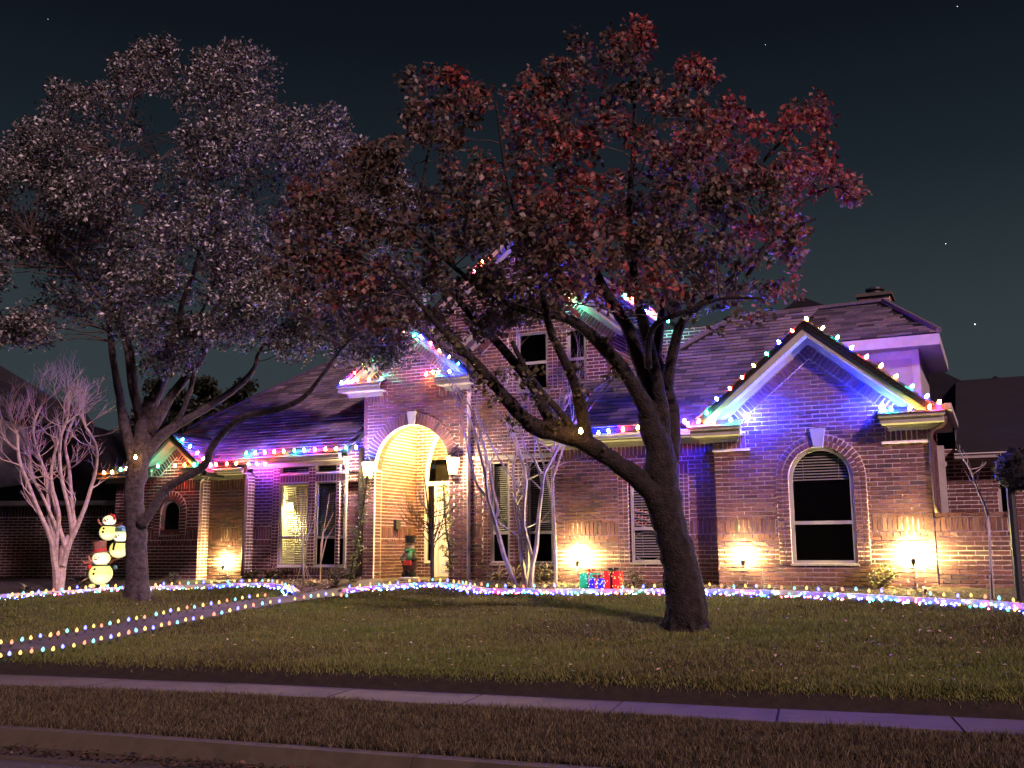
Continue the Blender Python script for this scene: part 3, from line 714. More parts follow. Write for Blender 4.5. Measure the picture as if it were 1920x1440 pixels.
# arch soffit bricks
mb = MB(); N = 36
for i in range(N):
    t = PI * (i + .5) / N; d = UD * math.cos(t) + ZD * math.sin(t); tt = UD * -math.sin(t) + ZD * math.cos(t)
    mb.obox(W(TC, TV + .16, AS) + d * (AR + .05), d * .05, tt * (PI * AR / N / 2 - .004), VD * .15)
mb.build('arch_soffit', M['brick'], house)
rake(TC, TP, 1.72, .80, TV, lam=.2)
gable_return(-5.0, TL + .62, TV, hp(670, 720, TV - .37)[1] - .03, 1); gable_return(TR - .55, TR + .3, TV, hp(822, 707, TV - .37)[1] - .03, 1)
roofplane('roof', [(TC - 1.78, TV - .33), (TC, TV - .33), (TC, 5), (TC - 1.78, 5)], lambda u, v: TP + .03 - (TC - u) * .80, seed=13)
roofplane('roof', [(TC, TV - .33), (TC + 1.78, TV - .33), (TC + 1.78, 5), (TC, 5)], lambda u, v: TP + .03 - (u - TC) * .80, seed=14)
side_r(TR, TV, 3.4, 3.9, 5.42, seed=15); side_l(TL, TV, 3.4, 3.9, 5.42, seed=15)
side_l(TR, TV, MV + .02, ZG, 5.42); side_r(TL, TV - .02, TV, ZG, 1.0)
# porch interior
PV = 3.15; RL, RR = TC - AR - .02, TC + AR + .5
side_r(RL, TV + .31, PV, ZG, 4.75, seed=21, zones=[(0, PV - TV - .31, 1.77, 1.86, 'header'), (0, PV - TV - .31, 1.86, 2.12, 'soldier')], label='side wall inside the porch, lit yellow')
side_l(RR, TV + .31, PV, ZG, 4.75, seed=22)
dz = hp(800, 895, PV - .02)
DA, DB = hp(797, 950, PV)[0], hp(836, 950, PV)[0]
front(RL, RR, ZG, 4.75, PV, seed=23, holes=[('r', DA, RR, 0, 3.14), ('a', RR - .0, RR - DA, 3.20, 3.24)])
mb = MB(); mb.hbox(RL - .1, RR + .1, TV + .32, PV, 4.72, 4.78); mb.build('porch_ceiling', M['plaster'], house)
mb = MB(); mb.hbox(RL - .15, RR + .2, TV - .25, PV + .3, ZG - .1, .955); mb.build('porch_floor', M['concrete'], house)
# door with sidelight and arched transom
mb = MB(); fr_ = .07; SW0, SW1 = DA, DA + .34
mb.hbox(SW0, SW0 + fr_, PV - .03, PV + .05, 1.32, 3.14); mb.hbox(SW1 - fr_, SW1 + .05, PV - .03, PV + .05, .96, 3.14); mb.hbox(SW0, RR, PV - .045, PV + .05, 3.14, 3.24); mb.hbox(SW0, SW1, PV - .031, PV + .049, 1.28, 1.34)
ra = RR - DA
for i in range(16):
    t0, t1 = PI / 2 + PI / 2 * i / 16, PI / 2 + PI / 2 * (i + 1) / 16
    mb.prism([W(RR + q * math.cos(t), PV - .035, 3.24 + q * math.sin(t)) for q, t in ((ra - .08, t0), (ra, t0), (ra, t1), (ra - .08, t1))], VD * .08)
df = mb.build('door_frame', M['doorpaint'], house)
mb = MB(); mb.hbox(SW0 + fr_, SW1 - fr_, PV, PV + .01, 1.34, 3.14); mb.build('sidelight_pane', M['glass'], df)
mb = MB(); mb.prism([W(RR, PV + .01, 3.24), W(RR, PV + .01, 3.24 + ra - .08)] + [W(RR + (ra - .08) * math.cos(PI / 2 + PI / 2 * i / 12), PV + .01, 3.24 + (ra - .08) * math.sin(PI / 2 + PI / 2 * i / 12)) for i in range(1, 13)], VD * .01); mb.build('transom_pane', M['glass'], df)
mb = MB(); mb.hbox(SW0, RR + .2, PV + .5, PV + .52, .95, 4.7); mb.build('hall', M['dark'], df)
front(SW0, SW1, ZG, 1.28, PV - .002, seed=24)
mb = MB(); mb.hbox(SW1 + .052, RR - .02, PV - .005, PV + .04, .97, 3.13)
for zz0, zz1 in ((1.1, 1.75), (1.9, 3.0)): mb.hbox(SW1 + .14, RR - .12, PV - .018, PV - .004, zz0, zz1)
dr = mb.build('door', M['doorpaint'], house); mb = MB(); mb.lathe(W(SW1 + .1, PV - .06, 1.98), [(.02, 0), (.03, .02), (.03, .05), (.01, .07)], 10); mb.build('handle', M['black'], dr)
# --- left window wall
LV = .95; LR_ = -4.86; LL = -7.42
l1a, l1b = hp(525, 905, LV)[0], hp(579, 905, LV)[0]; l2a, l2b = hp(592, 905, LV)[0], hp(648, 905, LV)[0]
zt, zb = hp(550, 905, LV)[1], hp(550, 1062, LV)[1]; tz1, tz0 = hp(560, 861, LV)[1], hp(560, 889, LV)[1]
front(LL, LR_, ZG, tz1 + .14, LV, seed=25, holes=[('r', l1a, l1b, zb, zt), ('r', l2a, l2b, zb, zt), ('r', l1a, l1b, tz0, tz1), ('r', l2a, l2b, tz0, tz1)],
      zones=[(l1a - .2, l1a, zb, tz1, 'header'), (l1b, l2a, zb, tz1, 'header'), (l2b, LR_, zb, tz1, 'header'), (l1a, l1b, zt, tz0, 'soldier'), (l2a, l2b, zt, tz0, 'soldier'),
             (LL, l1a - .2, 1.86, 2.12, 'soldier'), (LL, l1a - .2, 1.77, 1.86, 'header'), (l1a, l2b, zb - .16, zb, 'soldier')])
rl = hp(550, 1008, LV)[1]
window(l1a, l1b, zb, zt, LV, rail=rl, blinds=(zb + .08, zt - .08), slat=.052, lit=1); window(l2a, l2b, zb, zt, LV, rail=rl, blinds=(zb + .08, zt - .08), slat=.05, screen=rl)
window(l1a, l1b, tz0, tz1, LV, blinds=(tz0 + .06, tz1 - .06), fw_=.035, slat=.052); window(l2a, l2b, tz0, tz1, LV, blinds=(tz0 + .06, tz1 - .06), fw_=.035, slat=.05)
side_r(LR_, LV, TV, ZG, tz1 + .14, seed=26, zones=[(0, TV - LV, ZG, 3.9, 'header')])
front(LR_ - .02, TL, ZG, 4.2, TV + .01, seed=27)
ELZ = hp(600, 851, LV - .42)[1]
eave(LL - .25, LR_ + .22, LV, ELZ)
# --- left wing
WV, WV2 = .25, .60; WL = hp(219, 900, WV)[0]; WM = hp(376, 900, WV)[0]; WR = hp(460, 900, WV2)[0]
aw0, aw1 = hp(302, 970, WV)[0], hp(337, 970, WV)[0]; awz0, awz1 = hp(320, 1003, WV)[1], hp(320, 938, WV)[1]; awc = (aw0 + aw1) / 2; awr = (aw1 - aw0) / 2
WE = hp(425, 878, WV2 - .42)[1]; GP = hp(318, 813, WV - .3); 
zgl = GP[1]
front(WL, WM, ZG, zgl - .2, WV, seed=28, holes=[('r', aw0, aw1, awz0, awz1 - awr), ('a', awc, awr + .06, awz1 - awr - .05, awz1 - awr)],
      zones=[(WL, WM, 1.86, 2.12, 'soldier'), (WL, WM, 1.77, 1.86, 'header'), (WL, WL + .5, WE - .46, WE - .22, 'soldier'), (WM - 1.0, WM, WE - .46, WE - .22, 'soldier')],
      top=lambda u: max(WE - .1, zgl - .25 - abs(u - GP[0]) * .83))
arch_ring(awc, awz1 - awr, awr + .01, awr + .22, WV, awz0, house, legs=1, proud=.015)
window(aw0, aw1, awz0, awz1, WV, arch=True, fw_=.05, blinds=None)
side_r(WM, WV, WV2, ZG, WE - .1, seed=29, zones=[(0, .35, ZG, WE - .1, 'header')])
front(WM, WR, ZG, WE - .1, WV2, seed=30, zones=[(WM, WR, WE - .46, WE - .22, 'soldier'), (WM, WR, 1.86, 2.12, 'soldier'), (WM, WR, 1.77, 1.86, 'header')])
side_r(WR, WV2, LV, ZG, WE - .1, seed=29, zones=[(0, .35, ZG, WE - .1, 'header')])
side_l(WL, WV, 3.0, ZG, WE - .1)
front(WR - .01, LL + .01, ZG, WE - .1, LV + .005, seed=33)
eave(WM - .15, WR + .18, WV2, WE)
gable_return(GP[0] + .45, WM + .25, WV, WE, 1); gable_return(WL - .45, GP[0] - .5, WV, WE, 1)
rake(GP[0], zgl, (zgl - WE) / .83 + .1, .83, WV, lam=.19, bw=.14)
gh2 = (zgl - WE) / .83 + .18
roofplane('roof', [(GP[0] - gh2, WV - .33), (GP[0], WV - .33), (GP[0], 2.6), (GP[0] - gh2, 2.6)], lambda u, v: zgl + .03 - (GP[0] - u) * .83, seed=41)
roofplane('roof', [(GP[0], WV - .33), (GP[0] + gh2, WV - .33), (GP[0] + gh2, 2.6), (GP[0], 2.6)], lambda u, v: zgl + .03 - (u - GP[0]) * .83, seed=42)
# --- left roof: big slope rising behind the left windows and wing, its left side cut by the hip seen against the sky
lz = lambda u, v: ELZ + .02 + .80 * (v - (LV - .32))
def roofhit2(x, y):
    d = ray(x, y); o = Vector((0, 0, CZ)); u0 = (o - W(0, 0, 0)).dot(UD); v0 = (o - W(0, 0, 0)).dot(VD)
    t = (lz(0, v0) - CZ) / (d.z - .80 * d.dot(VD)); return u0 + t * d.dot(UD), v0 + t * d.dot(VD)
H = [roofhit2(*p) for p in ((352, 806), (430, 769), (520, 727), (600, 690), (680, 652))]
roofplane('roof', [(WL - .4, LV - .32 - .2), (LR_ + .24, LV - .33), (TL, LV - .33), (TL, 3.0), (TL + .8, 6.0)] + H[::-1], lz, seed=17)
mb = MB(); hz = [W(u, v, lz(u, v) + .03) for u, v in H]
mb.tube(hz, [.06] * len(hz), 5); mb.build('ridge_cap', M['shingle'], house)
# left eave of the wing with its gable end
# --- right side: eave running back, porch wall, its roof
EB = MB(); EB.hbox(8.00, 8.04, -.32, 2.6, 3.76, 3.92); EB.hbox(7.74, 8.0, -.3, 2.6, 3.75, 3.77); e_ = EB.build('eave', M['white'], house)
g = MB(); g.hbox(8.04, 8.14, -.35, 2.55, 3.83, 3.93); g.build('gutter', M['gutter'], e_)
BV = 3.0
bw0, bw1 = hp(1872, 930, BV)[0], hp(1903, 930, BV)[0]; bz = hp(1888, 903, BV)[1]
front(7.75, 13.5, ZG, 3.45, BV, seed=34, brick='darkbrick', holes=[('r', bw0, bw1, 1.4, bz - .2), ('a', (bw0 + bw1) / 2, (bw1 - bw0) / 2, bz - .3, bz - .22)], label='shaded brick wall of the rear wing')
window(bw0, bw1, 1.4, bz, BV, arch=True, rail=None)
BE = hp(1865, 848, BV - .35)[1]
eave(8.05, 13.5, BV, BE, over=.35)
mb = MB(); mb.hbox(7.74, 7.86, BV - .5, BV - .35, ZG, 3.5); mb.build('post', M['white'], house)
sp = [hw(x, y, 6.5) for x, y in ((1700, 860), (1738, 682), (1815, 720), (1848, 717), (1866, 704), (1930, 738), (2050, 800), (2050, 870))]
mb = MB(); mb.prism(sp, VD * 4); mb.build('roof', M['roofdark'], house)
mb = MB(); P_ = [W(8.05, BV - .35, BE + .01), W(13.6, BV - .35, BE + .01), W(13.6, 6.6, BE + 2.0), W(8.05, 6.6, BE + 2.0)]; mb.prism([p - ZD * .06 for p in P_], ZD * .06)
P_ = [W(8.04, -.3, 3.94), W(8.04, 2.9, 3.94), W(7.0, 2.9, 4.7), W(7.0, -.0, 4.7)]; mb.build('roof', M['roofdark'], house)
# filler volumes so no light leaks through the house
mb = MB(); mb.hbox(-11.2, RL - .4, LV + .95, 9, ZG, 3.7); mb.hbox(1.0, 7.6, 1.9, 8, ZG, 3.7); mb.hbox(UPK[0] - 3, 4.8, UV + 1.2, 8, 3.7, 6.2); mb.build('leak_filler', M['dark'], house)
# downspouts
def spout(px, nm='downspout'):
    mb = MB(); mb.tube(px, .04, 8); mb.build(nm, M['spout'], house, smooth=True)
def sp_pts(l, v, out): return [hw(x, y, v) + FR * o for (x, y), o in zip(l, out)]
spout(sp_pts([(474, 872), (470, 884), (463, 893), (461, 915), (459, 1000), (457, 1080)], WV2, [.22, .18, .07, .05, .05, .05]))
spout(sp_pts([(871, 700), (871, 790), (872, 985), (877, 1003), (880, 1030), (876, 1070)], MV, [.08] * 6))
spout(sp_pts([(1772, 782), (1771, 792), (1764, 799), (1750, 806), (1745, 818), (1749, 880), (1754, 945), (1758, 962)], -.03, [.1, .05, .02, .02, .02, .02, .02, .02]))

# --- garden wall on the right
gw = thing('garden_wall', 'low brick garden wall running right from the house corner', 'wall', W(7.75, 0, 0), -TH)
front(7.745, 12.5, .55, 2.09, .003, parent=gw, nind=150, seed=51, zones=[(7.745, 12.5, 1.85, 2.09, 'soldier'), (7.745, 12.5, 1.77, 1.85, 'header')])
mb = MB()
for i in range(46): mb.hbox(7.75 + i * .104, 7.75 + (i + 1) * .104 - .008, -.035, .22, 2.095, 2.155)
mb.build('coping', M['brick'], gw, kind='stuff')

# ------------------------------------------------------------------ neighbours in the dark
nb = thing('neighbour_house', 'dark brick house with a pale gable at the far left edge', 'house', at(60, 1100, 27))
mb = MB()
a, b2, c2, d2 = at(-160, 1110, 27), at(218, 1108, 27), at(218, 948, 27), at(-160, 940, 27)
WN = Vector((0, -1, 0)); Ln = b2.x - a.x
wall(nb, a, Vector((1, 0, 0)), WN, Ln, .6, c2.z, brick='darkbrick', seed=61, zones=[(0, Ln, c2.z - .3, c2.z - .06, 'soldier')])
mb = MB(); mb.box((a.x, 26.6, c2.z), (b2.x, 27, c2.z + .12)); mb.build('fascia', M['siding'], nb)
mb = MB(); pts = [at(x, y, 26.8) for x, y in ((-160, 940), (224, 944), (212, 880), (180, 800), (40, 790), (-160, 800))]; mb.prism(pts, Vector((0, 5, 0))); mb.build('roof', M['roofdark'], nb)
mb = MB(); pts = [at(x, y, 26.5) for x, y in ((-120, 930), (60, 905), (44, 800), (0, 786), (-120, 786))]; mb.prism(pts, Vector((0, .2, 0))); mb.build('gable', surf('grey siding', (.10, .09, .10), (.17, .15, .16), 5, .8, .2), nb)  # this gable takes a darker, greyer siding tone
mb = MB(); pts = [at(x, y, 33) for x, y in ((-300, 800), (100, 800), (62, 735), (22, 722), (0, 713), (-120, 640), (-300, 640))]; mb.prism(pts, Vector((0, 4, 0))); mb.build('roof', M['roofdark'], nb)

# ------------------------------------------------------------------ vegetation helpers
def leaf_cloud(name, centers, radii, counts, size, cols, mat, parent, kind=None, upbias=.3, flat=.8, aspect=.55, drop=0.0, colfun=None):
    P = []; 
    for c, r, k in zip(centers, radii, counts):
        g_ = rng.normal(size=(k, 3)); g_ /= np.linalg.norm(g_, axis=1)[:, None]; rr = r * rng.random(k) ** .45
        p = np.array(c) + g_ * rr[:, None] * np.array([1, 1, flat]); P.append(p)
    P = np.concatenate(P); n_ = len(P)
    nrm = rng.normal(size=(n_, 3)); nrm[:, 2] = np.abs(nrm[:, 2]) + upbias; nrm /= np.linalg.norm(nrm, axis=1)[:, None]
    t = rng.normal(size=(n_, 3)); t[:, 2] -= drop; t -= (t * nrm).sum(1)[:, None] * nrm; t /= np.linalg.norm(t, axis=1)[:, None]; b_ = np.cross(nrm, t)
    s_ = size * rng.uniform(.65, 1.3, n_)[:, None]
    V = np.stack([P, P + t * s_ * .5 + b_ * s_ * aspect * .5 + nrm * s_ * .12, P + t * s_, P + t * s_ * .5 - b_ * s_ * aspect * .5 + nrm * s_ * .12], 1).reshape(-1, 3)
    i = np.arange(n_) * 4; Fc = np.concatenate([np.stack([i, i + 1, i + 2], 1), np.stack([i, i + 2, i + 3], 1)])
    if colfun is not None: col = colfun(P)
    else: cc = np.array(cols); col = cc[rng.integers(0, len(cc), n_)] * rng.uniform(.6, 1.35, n_)[:, None]
    col = np.concatenate([col, np.ones((n_, 1))], 1); col = np.repeat(col, 4, axis=0)
    return npmesh(name, V, Fc, mat, parent, kind, col)
def limb(mb, pts, sides=8, wob=.0, sub=3):
    """pts: list of (Vector, radius); smooth tapering limb"""
    P = [Vector(p) for p, r in pts]; R = [r for p, r in pts]; out = []; rr = []; k = len(P)
    for i in range(k - 1):
        p0, p1, p2, p3 = P[max(i - 1, 0)], P[i], P[i + 1], P[min(i + 2, k - 1)]
        for j in range(sub):
            t = j / sub; q = .5 * ((2 * p1) + (p2 - p0) * t + (2 * p0 - 5 * p1 + 4 * p2 - p3) * t * t + (3 * p1 - p0 - 3 * p2 + p3) * t ** 3)
            q += Vector((random.gauss(0, wob), random.gauss(0, wob), random.gauss(0, wob))) * (R[i] * 1.0); out.append(q); rr.append(R[i] + (R[i + 1] - R[i]) * t)
    out.append(P[-1]); rr.append(R[-1]); rr = [r * random.uniform(.94, 1.07) for r in rr]
    mb.tube(out, rr, sides); return out, rr
def sample_poly(poly, n_, holes=(), seed=1):
    r = random.Random(seed); ins = pin(poly); hs = [pin(h) for h in holes]; xs_ = [p[0] for p in poly]; ys_ = [p[1] for p in poly]; out = []
    while len(out) < n_:
        x, y = r.uniform(min(xs_), max(xs_)), r.uniform(min(ys_), max(ys_))
        if ins(x, y) and not any(h(x, y) for h in holes and hs): out.append((x, y))
    return out
def px2m(Y): return Y / F

# ------------------------------------------------------------------ the big red-leaved tree
tb_ = gh(1287, 1178); TY = tb_.y
red = thing('red_leaf_tree', 'large forked tree with dark red autumn leaves on the front lawn', 'tree', tb_)
def T(l, dy0=0, dy1=0, Y=TY):
    k = len(l); return [(at(x, y, Y + dy0 + (dy1 - dy0) * i / max(k - 1, 1)), r * .86 * px2m(Y + dy0 + (dy1 - dy0) * i / max(k - 1, 1))) for i, (x, y, r) in enumerate(l)]
skel = []
mb = MB()
limbs = [
    (T([(1287, 1200, 60), (1287, 1180, 50), (1286, 1150, 43), (1283, 1110, 41), (1275, 1060, 39), (1262, 1010, 38), (1250, 965, 38), (1243, 920, 35), (1240, 870, 34), (1228, 820, 29), (1215, 775, 22)]), 14),
    (T([(1245, 985, 26), (1230, 935, 24), (1200, 902, 22), (1162, 872, 20), (1120, 845, 20), (1085, 822, 22), (1048, 812, 20), (1008, 802, 19), (970, 772, 16), (935, 730, 13), (898, 688, 11), (860, 648, 9), (825, 615, 7), (780, 560, 5), (720, 500, 3.5)], 0, -1.6), 10),
    (T([(1045, 812, 16), (1022, 770, 13), (1000, 725, 12), (965, 680, 11), (930, 640, 9), (885, 595, 7), (830, 520, 5), (790, 430, 4), (800, 300, 3), (830, 190, 2)], -.7, .6), 9),
    (T([(1078, 812, 12), (1052, 775, 8), (1018, 738, 7), (985, 690, 6), (960, 640, 5)], -.6, -1.3), 7),
    (T([(1100, 832, 16), (1090, 770, 14), (1076, 715, 12), (1050, 660, 10), (1030, 615, 9), (1020, 560, 7), (1000, 470, 5), (960, 380, 4), (940, 270, 3), (930, 190, 2)], -.5, -2.2), 9),
    (T([(1220, 790, 20), (1195, 735, 17), (1165, 690, 16), (1122, 642, 14), (1082, 607, 12), (1040, 592, 10), (1000, 588, 8), (930, 560, 6), (850, 500, 5), (760, 420, 3)], 0, -1.8), 9),
    (T([(1236, 830, 20), (1222, 740, 17), (1200, 680, 16), (1180, 622, 15), (1152, 575, 13), (1120, 515, 10), (1090, 440, 8), (1065, 330, 5), (1060, 210, 3), (1080, 110, 2)], 0, 1.2), 9),
    (T([(1244, 830, 18), (1240, 760, 16), (1226, 690, 14), (1212, 630, 13), (1202, 590, 12), (1190, 520, 9), (1180, 400, 7), (1190, 250, 5), (1187, 110, 2)], .1, -.4), 9),
    (T([(1256, 860, 20), (1262, 800, 17), (1256, 750, 16), (1240, 700, 15), (1232, 660, 12), (1245, 560, 8), (1260, 450, 6), (1290, 300, 4), (1320, 170, 2)], .2, 1.8), 9),
    (T([(1250, 730, 14), (1262, 660, 12), (1280, 602, 10), (1322, 565, 8), (1380, 515, 6), (1450, 450, 5), (1530, 410, 3)], .3, -.9), 8),
    (T([(1285, 600, 8), (1330, 490, 6), (1395, 350, 5), (1470, 260, 3), (1530, 200, 2)], 0, .9), 7),
    (T([(1216, 690, 9), (1216, 640, 8), (1232, 606, 7), (1275, 588, 6), (1350, 560, 4), (1430, 560, 3)], -.2, -1.5), 7),
    (T([(1400, 520, 5), (1480, 400, 4), (1560, 350, 3), (1600, 370, 1.5)], -.8, -.3), 6)]
for l, sd in limbs:
    o_, r_ = limb(mb, l, sd, .05); skel += list(zip(o_, r_))
# root flare
for a_ in range(7):
    t = a_ * 2 * PI / 7 + .3; d = Vector((math.cos(t), math.sin(t), 0)); mb.tube([tb_ + d * .16 + ZD * .34, tb_ + d * .24 + ZD * .10, tb_ + d * .38 - ZD * .05], [.11, .08, .03], 7)
trunk = mb.build('trunk', M['bark'], red, smooth=True)
RP = [(752, 150), (795, 118), (870, 135), (905, 190), (925, 150), (990, 140), (1040, 110), (1092, 45), (1128, 62), (1165, 40), (1208, 48), (1205, 125), (1245, 128), (1322, 115), (1347, 150), (1312, 205), (1365, 190), (1450, 212), (1540, 165), (1562, 195), (1545, 262), (1585, 325), (1612, 345), (1602, 402), (1550, 372), (1508, 352), (1490, 392), (1530, 450), (1520, 470), (1478, 482), (1498, 520), (1520, 545), (1478, 588), (1400, 598), (1340, 592), (1260, 570), (1200, 540), (1120, 590), (1040, 580), (985, 612), (900, 628), (830, 640), (760, 632), (700, 610), (600, 590), (525, 560), (505, 480), (530, 400), (600, 330), (680, 245), (738, 230), (748, 305), (790, 345), (822, 300), (780, 255), (758, 205)]
RH = [[(905, 195), (940, 220), (960, 270), (930, 310), (895, 290), (880, 240)], [(1225, 240), (1250, 230), (1262, 270), (1240, 290)], [(840, 470), (900, 475), (905, 530), (845, 520)], [(1420, 360), (1450, 400), (1435, 440), (1405, 400)], [(790, 260), (820, 250), (835, 330), (800, 345)], [(1000, 215), (1030, 250), (1010, 300), (985, 260)]]
SP = np.array([tuple(p) for p, r in skel]); SR = np.array([r for p, r in skel])
def twigs_to(centers, SP, SR, mb, rmax=.06, base=.018, seed=2):
    rnd = random.Random(seed)
    for c in centers:
        ok = SR < rmax; d = np.linalg.norm(SP - np.array(c), axis=1) + np.where(ok, 0, 4) + np.where(SP[:, 2] > c[2] + .1, .8, 0); i = int(np.argmin(d)); a = Vector(SP[i]); c = Vector(c); L = (c - a).length
        
        if L > 2.0: continue
        mid = (a + c) / 2 + Vector((rnd.gauss(0, .09), rnd.gauss(0, .09), rnd.uniform(-.02, .12))) * L
        r0 = min(SR[i] * .7, base * (.6 + L * .5)); mb.tube([a, a.lerp(mid, .5) + Vector((rnd.gauss(0, .03), 0, rnd.gauss(0, .03))) * L, mid, mid.lerp(c, .5) + Vector((rnd.gauss(0, .03), 0, rnd.gauss(0, .03))) * L, c], [r0, r0 * .8, r0 * .6, r0 * .45, r0 * .25], 4, cap=False)
pp = sample_poly(RP, 740, RH, 5) + sample_poly([(880, 400), (1250, 400), (1300, 590), (1190, 600), (1100, 545), (1010, 600), (930, 600), (880, 560)], 110, (), 8); cen = []; rad = []; cnt = []
for x, y in pp:
    ex = (x - 1080) / 480; ey = (y - 360) / 300; h_ = math.sqrt(max(1 - min(ex * ex + ey * ey, .93), .07)); dy = random.uniform(-1, 1) * 2.7 * h_
    if x < 740: dy = random.uniform(-2.0, -.2)
    c = at(x, y, TY + dy); r = random.uniform(.10, .27); cen.append(tuple(c)); rad.append(r); cnt.append(int(r * r * (1500 if x > 760 else 1500) * random.uniform(.4, 1.2)))
mb = MB(); twigs_to(cen[::3], SP, SR, mb, .09, .010); mb.build('twigs', M['twig'], red, kind='stuff')
def redcol(P):
    k = len(P); x, y, z = P[:, 0], P[:, 1], P[:, 2]
    f = np.sin(x * 1.7 + z * .9 + 1) + np.sin(z * 2.3 - x * 1.1 + y) * .8 + np.sin(y * 2.1 + x * .6) * .6 + rng.normal(0, .75, k) + (x - 1.2) * .28 + (z - 7.2) * .26
    green, brown, redc, orange = np.array([.055, .040, .026]), np.array([.105, .048, .034]), np.array([.17, .032, .024]), np.array([.26, .085, .040])
    col = np.where((f < -.2)[:, None], green, np.where((f < 1.1)[:, None], brown, np.where((f < 2.9)[:, None], redc, orange)))
    return col * rng.uniform(.6, 1.5, k)[:, None]
leaf_cloud('crown', cen, rad, cnt, .088, None, M['leaf'], red, 'stuff', upbias=.1, aspect=.8, drop=.5, colfun=redcol)
# leaf tufts on the limbs
tc_ = [at(x, y, TY + d) for x, y, d in ((885, 690, -1.5), (905, 720, -1.5), (860, 660, -1.5), (930, 750, -1.4), (960, 790, -1.2), (1010, 745, -1.4), (1000, 700, -1.3), (1080, 690, -1.2), (1090, 735, -1), (1150, 700, -.5), (1165, 705, -.4), (1140, 712, -.5), (1130, 640, -.6), (1050, 640, -1.4), (1040, 790, -1), (1120, 848, -.5), (985, 715, -1.4), (940, 700, -1.3), (1345, 620, -1), (1300, 600, -1), (1380, 600, -1), (830, 640, -1.5), (1440, 592, -1.2))]
leaf_cloud('leaf_tufts', [tuple(p) for p in tc_], [.16] * len(tc_), [26] * len(tc_), .075, [(.05, .05, .018), (.07, .055, .02)], M['leaf'], red, 'stuff', aspect=.8)

# ------------------------------------------------------------------ the left live oak
lb = gh(257, 1122); OY = lb.y
oak = thing('live_oak', 'broad live oak with many rising limbs on the left lawn', 'tree', lb)
skel = []; mb = MB()
TO = lambda l, a=0, b_=0: T(l, a, b_, OY)
limbs = [
    (TO([(257, 1140, 36), (257, 1122, 30), (257, 1095, 25), (257, 1040, 22), (255, 985, 22), (250, 935, 21), (256, 895, 22), (264, 850, 21), (270, 800, 18), (282, 755, 14)]), 12),
    (TO([(258, 890, 14), (246, 845, 12), (233, 795, 11), (225, 745, 9), (215, 690, 8), (208, 640, 7), (204, 580, 6), (214, 500, 5), (226, 400, 4), (220, 290, 3), (250, 180, 2)], 0, -1.0), 8),
    (TO([(268, 810, 12), (256, 755, 10), (246, 712, 9), (240, 660, 8), (230, 600, 6), (250, 520, 5), (262, 430, 3), (300, 300, 2)], 0, 1.2), 8),
    (TO([(266, 800, 10), (256, 740, 8), (250, 690, 7), (240, 640, 6), (190, 560, 5), (130, 500, 4), (60, 440, 3)], 0, -1.5), 7),
    (TO([(272, 800, 15), (292, 745, 13), (308, 705, 11), (314, 660, 9), (330, 620, 8), (345, 560, 6), (372, 480, 4), (382, 380, 3), (400, 250, 2)], 0, .6), 8),
    (TO([(280, 810, 14), (308, 762, 12), (345, 712, 10), (372, 680, 9), (402, 622, 8), (440, 592, 6), (500, 540, 5), (560, 500, 3), (620, 400, 2)], 0, -.5), 8),
    (TO([(314, 706, 9), (350, 655, 7), (388, 605, 7), (420, 540, 5), (432, 440, 3), (470, 300, 2)], .2, 1.4), 7),
    (TO([(268, 862, 14), (305, 815, 11), (345, 790, 9), (400, 756, 8), (450, 722, 7), (478, 688, 6), (486, 660, 4), (520, 620, 3), (580, 560, 2)], 0, .5), 8),
    (TO([(264, 985, 13), (285, 955, 11), (310, 917, 10), (345, 896, 9), (384, 872, 9), (396, 842, 8), (422, 808, 8), (460, 780, 7), (520, 768, 6.5), (568, 746, 6), (600, 710, 5), (625, 675, 4), (655, 640, 3), (720, 600, 2)], -.1, -1.3), 8),
    (TO([(330, 800, 6), (350, 752, 6), (362, 705, 6), (358, 650, 5), (372, 600, 4), (400, 540, 3)], .1, -.9), 6),
    (TO([(262, 900, 9), (240, 860, 0.1), (239, 859, .1)], 0, 0), 5)]
for l, sd in limbs[:-1]:
    o_, r_ = limb(mb, l, sd, .05); skel += list(zip(o_, r_))
for a_ in range(5):
    t = a_ * 2 * PI / 5 + .3; d = Vector((math.cos(t), math.sin(t), 0)); mb.tube([lb + d * .10 + ZD * .28, lb + d * .18 + ZD * .08, lb + d * .30 - ZD * .03], [.09, .07, .03], 6)
mb.build('trunk', M['bark2'], oak, smooth=True)
SP = np.array([tuple(p) for p, r in skel]); SR = np.array([r for p, r in skel])
OP = [(-140, 300), (-60, 240), (0, 255), (60, 195), (100, 150), (180, 165), (215, 95), (300, 68), (370, 90), (430, 85), (505, 92), (515, 160), (540, 200), (600, 185), (645, 225), (700, 290), (760, 340), (790, 450), (780, 560), (775, 655), (750, 692), (705, 690), (660, 660), (560, 668), (500, 645), (450, 668), (425, 640), (340, 690), (300, 705), (280, 640), (215, 650), (160, 600), (100, 640), (20, 640), (-60, 660), (-160, 620)]
OH = [[(-10, 470), (40, 480), (90, 560), (60, 590), (0, 570)], [(20, 330), (60, 330), (90, 370), (60, 400), (25, 380)], [(515, 190), (560, 200), (530, 240)], [(90, 590), (190, 600), (200, 650), (110, 660)]]
mac = sample_poly(OP, 120, OH, 16) + [(560, 220), (610, 250), (640, 290), (500, 120), (470, 100), (690, 330), (30, 300), (10, 420), (60, 240), (560, 620), (640, 620), (700, 600), (380, 620), (300, 640), (-40, 380), (-30, 520), (20, 620), (725, 655), (745, 660), (720, 668), (700, 650)]; rr_ = random.Random(44); pp = []; inO = pin(OP)
while len(pp) < 1350:
    k_ = rr_.randrange(len(mac)); q = (rr_.gauss(mac[k_][0], 36), rr_.gauss(mac[k_][1], 24))
    if inO(*q) and not any(pin(h)(*q) for h in OH): pp.append(q + (k_,))
